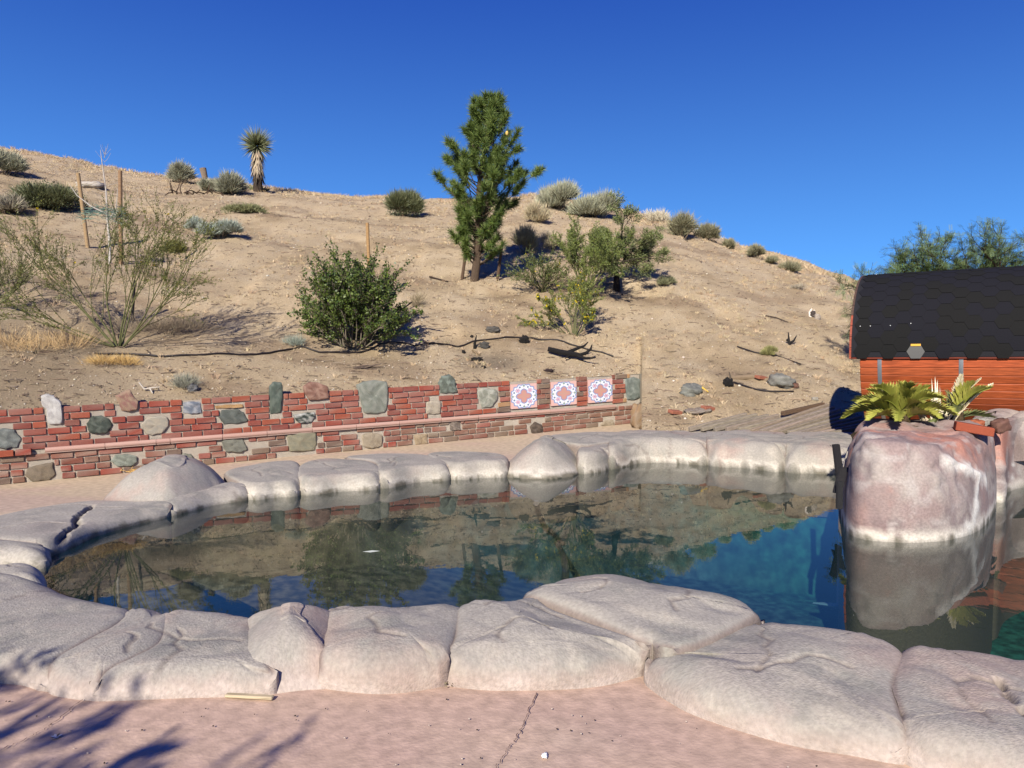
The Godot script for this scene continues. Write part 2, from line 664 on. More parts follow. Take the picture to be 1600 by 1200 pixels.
	for k in int(o.get("cracks", 2 if not o.has("contrast") else 0)):
		var v := loop[(k * 61 + int(seed0 * 7.0)) % cols].lerp(cen, 0.25 + 0.3 * fmod(seed0 * 0.37 + k * 0.41, 1.0))
		var go := (cen - v).normalized().rotated(sin(seed0 * 3.1 + k * 2.0) * 1.1)
		var line := []
		for q in 7:
			line.append(Vector3(v.x, 0, v.y))
			go = go.rotated(n_hi.get_noise_2d(seed0 * 20.0 + q * 3.0, k * 9.0) * 2.2)
			v += go * span * 0.14
		marks.append({"pts": line, "ys": 0.0, "w": 0.022, "push": -0.007, "col": col(0.17, 0.14, 0.12), "mix": 0.55})
	var cs := PackedColorArray()
	cs.resize(p3.size())
	var seed_: float = o.get("seed", 0.0)
	for i in p3.size():
		var p := p3[i]
		var n := probe.n[i] * sgn
		if i >= (rows - 2) * cols:
			n = Vector3.UP
		var s := p + Vector3(seed_, 0.0, seed_ * 0.7)
		var d := n_lo.get_noise_3d(s.x * 1.5, s.y * 1.8, s.z * 1.5) * amp * 2.0
		d += n_ridge.get_noise_3d(s.x * 1.3, s.y * 1.3, s.z * 1.3) * amp * 0.6
		d += n_hi.get_noise_3d(s.x * 3.4, s.y * 4.0, s.z * 3.4) * amp * 0.4
		d -= maxf(0.0, n_ridge.get_noise_3d(s.x * 2.6 + 9.0, s.y * 2.6, s.z * 2.6) - 0.35) * amp * 1.1
		d += absf(n_lo.get_noise_3d(s.x * 2.8 - 33.0, s.y * 2.8, s.z * 2.8)) * amp * 0.9
		var c := rock_colour(p, o)
		if edge_h[i] > 0.04:
			c = c.lerp(col(0.19, 0.14, 0.12), (1.0 - smooth(0.006, 0.03, rim[i])) * 0.7)
		for m in (marks if p.y > 0.015 else []):
			var best := 1e9
			var line: Array = m.pts
			for k in line.size() - 1:
				var a: Vector3 = line[k]
				var b: Vector3 = line[k + 1]
				var pr := Geometry3D.get_closest_point_to_segment(p, a, b)
				best = minf(best, Vector3(pr.x - p.x, (pr.y - p.y) * float(m.get("ys", 1.0)), pr.z - p.z).length())
			best += n_hi.get_noise_3d(p.x * 14.0, p.y * 14.0, p.z * 14.0) * float(m.w) * 0.6
			var close := 1.0 - smooth(0.0, m.w, best)
			d += close * float(m.push)
			if m.has("col"):
				c = c.lerp(m.col, close * float(m.get("mix", 0.8)))
		d *= 0.12 + 0.88 * smooth(0.0, 0.09, rim[i])
		if i < cols:
			d = 0.0
		p3[i] = p + n * d
		cs[i] = c
	var mb := MB.new()
	mb.lattice(p3, rows, cols, cs, true, flip)
	# one smooth surface across the middle line
	var last := (rows - 1) * cols
	var sm := PackedVector3Array()
	for q in cols:
		var a := Vector3.ZERO
		for r in cols:
			if p3[last + r].distance_squared_to(p3[last + q]) < 0.0016:
				a += mb.n[last + r]
		sm.append(a.normalized())
	for q in cols:
		mb.n[last + q] = sm[q]
	var mi := put(nm, mb, M["rock"])
	tag(mi, label, o.get("cat", "boulder"), o.get("group", ""))
	return mi


# an irregular block of stone, centred, from a knocked-about ball
func stone_mesh(half: Vector3, seed_: float, c: Color, c2: Color, boxy := 0.55, rough := 0.12, rows := 12, cols := 18) -> MB:
	var p3 := PackedVector3Array()
	var cs := PackedColorArray()
	for j in rows:
		var a := PI * j / (rows - 1)
		for q in cols:
			var b := TAU * q / cols
			var d := Vector3(sin(a) * cos(b), cos(a), sin(a) * sin(b))
			var big := maxf(absf(d.x), maxf(absf(d.y), absf(d.z)))
			d = d.lerp(d / big * 0.9, boxy)
			var k := 1.0 + n_lo.get_noise_3d(d.x * 4.0 + seed_ * 9.0, d.y * 4.0, d.z * 4.0 + seed_) * rough * 3.0 + n_hi.get_noise_3d(d.x * 9.0, d.y * 9.0 + seed_ * 5.0, d.z * 9.0) * rough * 0.8
			p3.append(Vector3(d.x * half.x, d.y * half.y, d.z * half.z) * k)
			cs.append(c.lerp(c2, smooth(-0.25, 0.35, n_hi.get_noise_3d(d.x * 5.0 + seed_ * 3.0, d.y * 9.0, d.z * 5.0))))
	var mb := MB.new()
	mb.lattice(p3, rows, cols, cs, true)
	var out := 0.0
	for i in p3.size():
		out += mb.n[i].dot(p3[i].normalized())
	if out < 0.0:
		mb = MB.new()
		mb.lattice(p3, rows, cols, cs, true, true)
	return mb


# a slab of stone with a given outline (wall x and y), set face outwards along z
func face_stone(outline: Array, front: float, back: float, seed_: float, c: Color, c2: Color) -> MB:
	var loop := PackedVector2Array()
	var turn := 0.0
	for k in outline.size():
		turn += (outline[k] as Vector2).cross(outline[(k + 1) % outline.size()])
	for k in 28:
		var f := k * outline.size() / 28.0
		var p: Vector2 = outline[int(f)].lerp(outline[(int(f) + 1) % outline.size()], f - int(f))
		loop.append(p + Vector2(n_hi.get_noise_2d(p.x * 30.0, p.y * 30.0), n_hi.get_noise_2d(p.x * 30.0 + 50.0, p.y * 30.0)) * 0.012)
	if turn < 0.0:
		loop.reverse()
	var cen := Vector2.ZERO
	for p in loop:
		cen += p / 28.0
	var p3 := PackedVector3Array()
	var cs := PackedColorArray()
	var rows := 9
	for j in rows:
		for q in 28:
			var f := [0.0, 0.0, 0.04, 0.13, 0.3, 0.5, 0.7, 0.88, 1.0][j] as float
			var z: float = [back, front - 0.022, front - 0.007, front, front + 0.004, front + 0.006, front + 0.007, front + 0.007, front + 0.007][j]
			var xy := loop[q].lerp(cen, f)
			var k := n_hi.get_noise_2d(xy.x * 14.0 + seed_ * 11.0, xy.y * 14.0)
			var k2 := n_lo.get_noise_2d(xy.x * 9.0 + seed_ * 7.0, xy.y * 9.0)
			if j > 0:
				z += (k * 0.016 + k2 * 0.022) * minf(1.0, j / 3.0)
			p3.append(Vector3(xy.x, xy.y, z))
			cs.append(c.lerp(c2, smooth(-0.2, 0.35, n_hi.get_noise_2d(xy.x * 16.0 + seed_ * 5.0, xy.y * 22.0 + xy.x * 9.0))))
	var mb := MB.new()
	mb.lattice(p3, rows, 28, cs, true)
	if mb.n[5 * 28].z < 0.0:
		mb = MB.new()
		mb.lattice(p3, rows, 28, cs, true, true)
	return mb


# ---------------------------------------------------------------- plants
func wander(p: Vector3, d: Vector3, length: float, k: int, bend: float, rise: float) -> PackedVector3Array:
	var out := PackedVector3Array([p])
	for i in k:
		d = (d + dir_rand() * bend + Vector3.UP * rise).normalized()
		p += d * (length / k)
		out.append(p)
	return out


func taper(r0: float, r1: float, k: int) -> PackedFloat32Array:
	var out := PackedFloat32Array()
	for i in k + 1:
		out.append(lerpf(r0, r1, float(i) / k))
	return out


# branch, twig and twiglet by turns; collects the ends of the thin ones
func grow(mb: MB, ends: Array, p: Vector3, d: Vector3, length: float, rad: float, level: int, o: Dictionary) -> void:
	var k := 5 if level > 1 else 3
	var path := wander(p, d, length, k, o.bend, o.rise)
	var thin: float = o.get("thin", 0.003)
	mb.tube(path, taper(rad, maxf(rad * 0.45, thin), k), 5 if rad > 0.012 else 3, jit(o.col, 0.15), o.get("col_end", o.col))
	if level == 0:
		ends.append([path, (path[k] - path[k - 1]).normalized()])
		return
	var kids: int = o.kids[level - 1]
	for i in kids:
		var f := lerpf(float(o.get("from", 0.25)), 1.0, (i + rng.randf()) / kids)
		var at := minf(f * k, k - 0.01)
		var seg := int(at)
		var q := path[seg].lerp(path[seg + 1], at - seg)
		var along := (path[seg + 1] - path[seg]).normalized()
		var off := dir_rand()
		off = (off - along * off.dot(along)).normalized()
		var spread: float = o.spread
		var nd := (along + off * spread * rng.randf_range(0.6, 1.25)).normalized()
		grow(mb, ends, q, nd, length * float(o.get("shrink", 0.6)) * rng.randf_range(0.7, 1.2) * (1.15 - 0.4 * f), rad * 0.5, level - 1, o)
	ends.append([path, (path[k] - path[k - 1]).normalized()])


func leaves_along(mb: MB, ends: Array, per: int, size: float, spread: float, c: Color, c2: Color, slim := 0.45) -> void:
	for e in ends:
		var path: PackedVector3Array = e[0]
		for i in per:
			var at := rng.randf() * (path.size() - 1.01)
			var s := int(at)
			var p := path[s].lerp(path[s + 1], at - s) + dir_rand() * spread * rng.randf()
			var a = (dir_rand() + e[1] * 0.5 + Vector3.UP * 0.25).normalized() * size * rng.randf_range(0.6, 1.3)
			var sd = a.cross(dir_rand()).normalized() * a.length() * slim
			mb.leaf(p, a, sd, jit(c.lerp(c2, rng.randf()), 0.2))


# a dome of fine upright stems, as sage and rabbitbrush have
func brush(mb: MB, r: Vector3, n: int, length: float, width: float, c: Color, c2: Color, upright := 0.6) -> void:
	var lobes := []
	for i in 9:
		var a := rng.randf() * TAU
		lobes.append(Vector3(cos(a) * r.x * 0.6, 0, sin(a) * r.z * 0.6) * rng.randf_range(0.2, 1.2) + Vector3.UP * r.y * rng.randf_range(0.08, 0.6))
	for i in n:
		var lobe: Vector3 = lobes[i % 9]
		var d := dir_rand()
		d.y = absf(d.y) * 1.1 - 0.15
		var p := lobe + Vector3(d.x * r.x, d.y * r.y, d.z * r.z) * 0.45 * pow(rng.randf(), 0.4)
		p.y = maxf(p.y, 0.0)
		var out := (Vector3(d.x, absf(d.y), d.z) + Vector3.UP * upright + dir_rand() * 0.5).normalized()
		var sd := out.cross(dir_rand()).normalized()
		mb.blade(p, out, sd, length * rng.randf_range(0.5, 1.3), width, 0.15, 2, jit(c, 0.25), jit(c2, 0.25))


func bush(nm: String, label: String, at: Vector2, wide: float, high: float, n: int, c: Color, c2: Color, o := {}) -> Node3D:
	var t := thing(nm, label, o.get("cat", "shrub"), on(at, -0.02), o.get("group", ""))
	var fol := MB.new()
	var w: float = float(o.get("blade", 0.012)) * 0.45
	brush(fol, Vector3(wide * 0.5, high * 0.8, wide * 0.5), int(n * 2.3), high * float(o.get("len", 0.35)), w, c, c2, o.get("upright", 0.6))
	if o.get("leafy", 0.0) > 0.0:
		var s: float = o.leafy
		for i in n:
			var d := dir_rand()
			var p := Vector3(d.x * wide * 0.5, absf(d.y) * high * 0.9, d.z * wide * 0.5) * pow(rng.randf(), 0.35)
			p *= 1.0 + 0.35 * n_lo.get_noise_3d(d.x * 6.0 + at.x, d.y * 6.0, d.z * 6.0)
			var a := (dir_rand() + d * 0.6 + Vector3.UP * 0.3).normalized() * s * rng.randf_range(0.6, 1.3)
			fol.leaf(p, a, a.cross(dir_rand()).normalized() * s * 0.4, jit(c.lerp(c2, rng.randf()), 0.25))
	put("foliage", fol, M[o.get("mat", "sage")], t)
	var st := MB.new()
	for i in 9:
		var d := (dir_rand() + Vector3.UP * 1.2).normalized()
		st.tube(wander(Vector3(0, -0.05, 0), d, high * rng.randf_range(0.5, 0.85), 3, 0.25, 0.1), taper(0.016 * (0.5 + high), 0.004, 3), 4, jit(o.get("stem", col(0.2, 0.16, 0.11)), 0.2))
	put("stem", st, M["twig"], t)
	return t


func pine_tuft(mb: MB, p: Vector3, d: Vector3, n: int, length: float, c: Color, c2: Color) -> void:
	for i in n:
		var nd := (d * rng.randf_range(0.2, 1.4) + dir_rand() * 0.85).normalized()
		var sd := nd.cross(dir_rand()).normalized() * 0.0065
		var b := p - d * length * 0.75 * rng.randf()
		var l := length * rng.randf_range(0.65, 1.15)
		mb.tri(b - sd, b + nd * l, b + sd, jit(c.lerp(c2, rng.randf()), 0.18))


# a cycad leaf: a curved rib with two close rows of leaflets
func frond_mesh(length: float, droop: float, width: float, c: Color, c2: Color) -> MB:
	var mb := MB.new()
	var path := PackedVector3Array()
	var d := Vector3(0, sin(1.0), cos(1.0))
	var p := Vector3.ZERO
	var k := 22
	for i in k + 1:
		path.append(p)
		p += d * length / k
		d = d.rotated(Vector3.RIGHT, droop / k)
	mb.tube(path, taper(0.011, 0.003, k), 4, c * 0.9)
	for i in range(3, k * 2):
		var f := i * 0.5
		var s := mini(int(f), k - 1)
		var q := path[s].lerp(path[s + 1], f - s)
		var t := (path[s + 1] - path[s]).normalized()
		var nn := t.cross(Vector3.RIGHT).normalized()
		if nn.y < 0.0:
			nn = -nn
		var l := width * (0.35 + 0.9 * sin(PI * pow(f / k, 0.7)))
		for sd in [-1.0, 1.0]:
			var out = (Vector3.RIGHT * sd * 0.62 + t * 1.0 + nn * 0.42 + dir_rand() * 0.09).normalized()
			mb.blade(q, out, t.cross(out).normalized().cross(out).normalized() * 0.9, l * rng.randf_range(0.85, 1.1), 0.012, 0.12, 2, jit(c, 0.15), jit(c2, 0.15))
	return mb


func _ready() -> void:
	rng.seed = 20
	n_lo.seed = 4
	n_lo.frequency = 0.35
	n_lo.fractal_octaves = 3
	n_hi.seed = 8
	n_hi.frequency = 0.6
	n_hi.fractal_octaves = 3
	n_ridge.seed = 15
	n_ridge.frequency = 0.6
	n_ridge.fractal_type = FastNoiseLite.FRACTAL_RIDGED
	n_ridge.fractal_octaves = 2

	# camera, sky, sun, exposure
	var cam := Camera3D.new()
	cam.name = "camera"
	cam.position = Vector3(0, 1.5, 0)
	cam.rotation_degrees = Vector3(-2.86, 0, 0)
	cam.fov = 53.05
	cam.near = 0.05
	cam.far = 3000.0
	add_child(cam)
	cam.current = true
	var sky := ProceduralSkyMaterial.new()
	sky.sky_top_color = Color(0.0010, 0.0165, 0.215).linear_to_srgb()
	sky.sky_horizon_color = Color(0.115, 0.375, 0.83).linear_to_srgb()
	sky.sky_curve = 0.15
	sky.ground_bottom_color = Color(0.16, 0.13, 0.09).linear_to_srgb()
	sky.ground_horizon_color = Color(0.25, 0.22, 0.18).linear_to_srgb()
	sky.sun_angle_max = 1.0
	var env := Environment.new()
	env.background_mode = Environment.BG_SKY
	env.sky = Sky.new()
	env.sky.sky_material = sky
	env.tonemap_mode = Environment.TONE_MAPPER_LINEAR
	env.tonemap_exposure = 1.7
	env.sdfgi_enabled = true
	env.ssao_enabled = true
	env.ssil_enabled = true
	var we := WorldEnvironment.new()
	we.name = "world_environment"
	we.environment = env
	add_child(we)
	var sun := DirectionalLight3D.new()
	sun.name = "sun"
	sun.light_energy = 1.6
	sun.light_color = Color(1.0, 0.968, 0.915)
	sun.light_angular_distance = 0.5
	sun.shadow_enabled = true
	var el := deg_to_rad(31.0)
	var az := deg_to_rad(16.7)
	add_child(sun)
	sun.look_at_from_position(Vector3(0, 30, 0), Vector3(0, 30, 0) + Vector3(sin(az) * cos(el), -sin(el), -cos(az) * cos(el)))

	make_materials()
	build_land()
	build_pool()
	build_coping()
	build_island()
	build_wall()
	build_sauna()
	build_boardwalk()
	build_trees()
	build_shrubs()
	build_ground_things()
	build_litter()


# ---------------------------------------------------------------- land
func build_land() -> void:
	var ts := 430
	var ds := 280
	var p3 := PackedVector3Array()
	var cs := PackedColorArray()
	for j in ds:
		for i in ts:
			var t := lerpf(-1.15, 1.15, float(i) / (ts - 1))
			if i == 246:
				t = 0.1686
			elif i == 247:
				t = 0.1693
			var d0 := hill_start(t) + 0.06
			var f := float(j) / (ds - 1)
			var d := maxf(d0, 6.8 + (46.0 - 6.8) * pow(f, 1.45))
			if j > ds - 6:
				d = [60.0, 90.0, 150.0, 260.0, 420.0][j - ds + 5]
			var x := t * d
			var y := ground(x, -d)
			p3.append(Vector3(x, y, -d))
			cs.append(sand_colour(x, -d, t, (d - d0) / (knots(crest_depth, t) - d0)))
	var mb := MB.new()
	mb.lattice(p3, ds, ts, cs, false)
	if mb.n[150 * ts + 200].y < 0.0:
		mb = MB.new()
		mb.lattice(p3, ds, ts, cs, false, true)
	struct("hillside", mb, M["sand"], "dry sandy hillside rising behind the brick wall to the skyline")
	# flat land all round, under and beyond what is in view
	var g := MB.new()
	var c := col(0.33, 0.25, 0.17)
	var y := -0.12
	for r in [[-500.0, 3.0, 500.0, 500.0], [-500.0, -60.0, -9.0, 3.0], [10.0, -9.0, 500.0, 3.0], [-500.0, -500.0, -52.0, -60.0], [52.0, -500.0, 500.0, -9.0]]:
		g.quad(Vector3(r[0], y, r[1]), Vector3(r[2], y, r[1]), Vector3(r[2], y, r[3]), Vector3(r[0], y, r[3]), c)
	struct("ground", g, M["sand"], "flat dry ground around the pool yard")


func sand_colour(x: float, z: float, t: float, s: float) -> Color:
	var a := n_lo.get_noise_2d(x * 1.1 + 9.0, z * 1.1)
	var b := n_hi.get_noise_2d(x * 2.6, z * 2.6)
	var c := col(0.61, 0.475, 0.305).lerp(col(0.48, 0.365, 0.225), smooth(-0.05, 0.5, a + b * 0.5))
	c = c.lerp(col(0.68, 0.55, 0.375), smooth(0.05, 0.5, b - a * 0.4) * 0.6)
	c = c.lerp(col(0.60, 0.47, 0.32), smooth(0.55, 1.0, s) * 0.65)
	# the wetter, greyer earth low on the left and the ash by the stump
	var low := smooth(-0.38, -0.6, t) * (1.0 - smooth(0.05, 0.35, s))
	c = c.lerp(col(0.30, 0.24, 0.165), low * 0.55)
	var ash := Vector2(x, z).distance_to(Vector2(-0.372, -12.794))
	c = c.lerp(col(0.17, 0.145, 0.115), (1.0 - smooth(0.1, 0.75, ash + b * 0.3)) * 0.6)
	var dark := n_lo.get_noise_2d(x * 0.7 - 70.0, z * 1.6)
	c = c.lerp(col(0.30, 0.21, 0.135), smooth(0.2, 0.5, dark) * 0.5)
	return c


func pool_edge() -> PackedVector2Array:
	return PackedVector2Array([Vector2(-3.106, -4.876), Vector2(-3.302, -5.369), Vector2(-3.297, -6.03), Vector2(-3.171, -6.449), Vector2(-3.003, -7.012), Vector2(-2.534, -7.55), Vector2(-1.616, -8.029), Vector2(-1.128, -8.409), Vector2(-0.074, -8.783), Vector2(0.363, -8.655), Vector2(0.796, -9.052), Vector2(1.641, -9.799), Vector2(2.435, -9.693), Vector2(3.096, -9.24), Vector2(3.773, -9.006), Vector2(4.416, -8.783), Vector2(5.203, -8.871), Vector2(6.224, -9.288), Vector2(8.25, -9.854), Vector2(9.214, -8.139), Vector2(5.84, -4.945), Vector2(3.031, -3.241), Vector2(2.319, -3.414), Vector2(1.885, -3.525), Vector2(1.208, -3.854), Vector2(0.695, -4.109), Vector2(0.106, -4.178), Vector2(-0.612, -4.014), Vector2(-1.35, -3.986), Vector2(-1.619, -4.07), Vector2(-2.105, -4.148), Vector2(-2.615, -4.421), Vector2(-2.917, -4.656)])


func build_pool() -> void:
	var edge := pool_edge()
	var wide := Geometry2D.offset_polygon(edge, 0.12)[0]
	# the deck is a sheet with a hole for the pool
	var mb := MB.new()
	var x0 := -14.0
	var z0 := -13.2
	var st := 0.11
	var nx := 210
	var nz := 162
	var at := {}
	var d_col := func(p: Vector3) -> Color:
		var a := n_lo.get_noise_2d(p.x * 1.3, p.z * 2.2)
		var b := n_hi.get_noise_2d(p.x * 3.0, p.z * 5.0)
		var c := col(0.49, 0.345, 0.26).lerp(col(0.475, 0.35, 0.265), smooth(-0.1, 0.5, a))
		c = c.lerp(col(0.55, 0.395, 0.29), smooth(0.1, 0.6, b + a * 0.3) * 0.7)
		c = c.lerp(col(0.42, 0.285, 0.23), smooth(0.15, 0.6, -b) * 0.45)
		c = c.lerp(col(0.50, 0.40, 0.27).lerp(col(0.48, 0.36, 0.27), smooth(-0.2, 0.4, a)), smooth(-4.8, -6.6, p.z + p.x * 0.1) * 0.9)
		return c
	var add_point := func(i: int, j: int) -> int:
		var key := i * 1000 + j
		if not at.has(key):
			var x := x0 + i * st
			var z := z0 + j * st
			var y := path_height(x, z) + n_lo.get_noise_2d(x * 0.8, z * 0.8) * 0.008
			var p := Vector3(x, y, z)
			at[key] = mb.v.size()
			mb.v.append(p)
			mb.n.append(Vector3(-(path_height(x + 0.05, z) - path_height(x - 0.05, z)) * 10.0, 1, -(path_height(x, z + 0.05) - path_height(x, z - 0.05)) * 10.0).normalized())
			mb.c.append((d_col as Callable).call(p))
		return at[key]
	for i in nx:
		for j in nz:
			var p := Vector2(x0 + (i + 0.5) * st, z0 + (j + 0.5) * st)
			if inside(p, wide):
				continue
			var d := maxf(-p.y, 0.3)
			if d > 6.0 and d > hill_start(clampf(p.x / d, -1.5, 1.5)) + 0.35:
				continue
			var a: int = add_point.call(i, j)
			var b: int = add_point.call(i + 1, j)
			var c: int = add_point.call(i + 1, j + 1)
			var e: int = add_point.call(i, j + 1)
			mb.idx.append_array(PackedInt32Array([a, b, c, a, c, e]))
	var deck := struct("pool_deck", mb, M["deck"], "pink stained concrete deck around the pool")
	for ck in [[Vector2(0.105, -3.235), Vector2(0.045, -2.963), Vector2(0.015, -2.84), Vector2(-0.024, -2.758), Vector2(-0.063, -2.623)], [Vector2(-1.81, -3.176), Vector2(-1.815, -2.937), Vector2(-1.853, -2.821), Vector2(-1.918, -2.74)]]:
		var cr := MB.new()
		for k in ck.size() - 1:
			var a: Vector2 = ck[k]
			var b: Vector2 = ck[k + 1]
			var prev := a
			var w0 := 0.002
			for q in 14:
				var nxt := a.lerp(b, (q + 1) / 14.0) + Vector2(rng.randf_range(-1, 1), rng.randf_range(-1, 1)) * 0.006
				var w1 := rng.randf_range(0.0006, 0.0028)
				cr.quad(Vector3(prev.x - w0, 0.011, prev.y), Vector3(nxt.x - w1, 0.011, nxt.y), Vector3(nxt.x + w1, 0.011, nxt.y), Vector3(prev.x + w0, 0.011, prev.y), col(0.13, 0.085, 0.07))
				prev = nxt
				w0 = w1
		put("crack", cr, M["plain"], deck)
	# basin floor: shallow at the left, deep at the right, with a ledge in the left end
	var ledge := PackedVector2Array([Vector2(-4.028, -6.289), Vector2(-3.626, -6.522), Vector2(-2.832, -6.106), Vector2(-2.277, -5.74), Vector2(-2.019, -5.359), Vector2(-1.945, -4.839), Vector2(-2.351, -4.625), Vector2(-3.261, -5.074)])
	var bx0 := -4.6
	var bz0 := -11.4
	var bs := 0.09
	var bnx := 165
	var bnz := 100
	var p3 := PackedVector3Array()
	var cs := PackedColorArray()
	for j in bnz:
		for i in bnx:
			var p := Vector2(bx0 + i * bs, bz0 + j * bs)
			var ins := inside(p, wide)
			var d := edge_distance(p, wide) if ins else 0.0
			var deep := lerpf(0.62, 1.35, smooth(-2.5, 2.5, p.x))
			var y := -0.06
			var c := col(0.10, 0.092, 0.055)
			if ins:
				y = lerpf(-0.06, -deep, smooth(0.0, 0.55, d))
				if inside(p, ledge):
					y = maxf(y, -0.3)
				var nn := n_hi.get_noise_2d(p.x * 2.0, p.y * 2.0)
				c = col(0.12, 0.112, 0.066).lerp(col(0.028, 0.064, 0.068), smooth(-1.8, 1.4, p.x + nn * 0.8 + (p.y + 6.5) * -0.35))
				c = c.lerp(col(0.015, 0.09, 0.065), smooth(3.2, 4.6, p.x - (p.y + 6.0) * 0.4))
				c = c * (1.0 + nn * 0.35)
				c = c.lerp(col(0.2, 0.18, 0.13), 1.0 - smooth(0.0, 0.2, d))
			p3.append(Vector3(p.x, y, p.y))
			cs.append(c)
	var bm := MB.new()
	bm.lattice(p3, bnz, bnx, cs, false)
	if bm.n[50 * bnx + 60].y < 0.0:
		bm = MB.new()
		bm.lattice(p3, bnz, bnx, cs, false, true)
	# keep only what lies under the water and its rim
	var keep := PackedInt32Array()
	var rim := Geometry2D.offset_polygon(edge, 0.08)[0]
	for k in range(0, bm.idx.size(), 3):
		var m := (bm.v[bm.idx[k]] + bm.v[bm.idx[k + 1]] + bm.v[bm.idx[k + 2]]) / 3.0
		if inside(Vector2(m.x, m.z), rim):
			keep.append_array(PackedInt32Array([bm.idx[k], bm.idx[k + 1], bm.idx[k + 2]]))
	bm.idx = keep
	struct("pool_basin", bm, M["basin"], "dark plastered floor and sides of the pool under the water")
	# the water: one still sheet
	var w := MB.new()
	var tri := Geometry2D.triangulate_polygon(wide)
	for k in range(0, tri.size(), 3):
		var a := Vector3(wide[tri[k]].x, WATER, wide[tri[k]].y)
		var b := Vector3(wide[tri[k + 1]].x, WATER, wide[tri[k + 1]].y)
		var c := Vector3(wide[tri[k + 2]].x, WATER, wide[tri[k + 2]].y)
		if (c - a).cross(b - a).y > 0.0:
			w.tri(a, b, c, Color.WHITE)
		else:
			w.tri(a, c, b, Color.WHITE)
	struct("water", w, M["water"], "still dark teal pool water mirroring the hill")
	# what lies in the water
	var hose := MB.new()
	hose.tube(PackedVector3Array([Vector3(0.238, -0.04, -7.465), Vector3(0.27, -0.25, -8.022), Vector3(0.355, -0.5, -8.445), Vector3(0.491, -0.7, -8.58), Vector3(0.537, -0.7, -7.971), Vector3(0.505, -0.6, -7.124), Vector3(0.416, -0.45, -6.005)]), taper(0.03, 0.036, 6), 8, col(0.012, 0.014, 0.014))
	tag(put("pool_hose", hose, M["plastic"]), "black hose curving down through the pool water below the rounded far rock", "hose")
	var lf := MB.new()
	lf.leaf(Vector3(-1.087, 0.006, -5.515), Vector3(0.13, 0.003, -0.01), Vector3(0.0, 0, 0.028), col(0.5, 0.53, 0.46))
	tag(put("floating_leaf", lf, M["plain"]), "pale oval leaf floating on the pool in the shrub's reflection", "leaf")
	var lamp := MB.new()
	lamp.slab(Vector3(3.152, -1.05, -7.459), Vector3(0.09, 0, 0), Vector3(0, 0.012, 0), Vector3(0.02, 0.06, 0.22), 0.01, col(0.10, 0.24, 0.25))
	tag(put("sunken_panel", lamp, M["plain"]), "pale plate lying on the pool floor before the big pink rock", "panel")


func coping(label: String, pts: Array, top: float, o := {}) -> MeshInstance3D:
	o["group"] = "sculpted rocks around the pool"
	return boulder("coping_rock", label, pts, top, o)


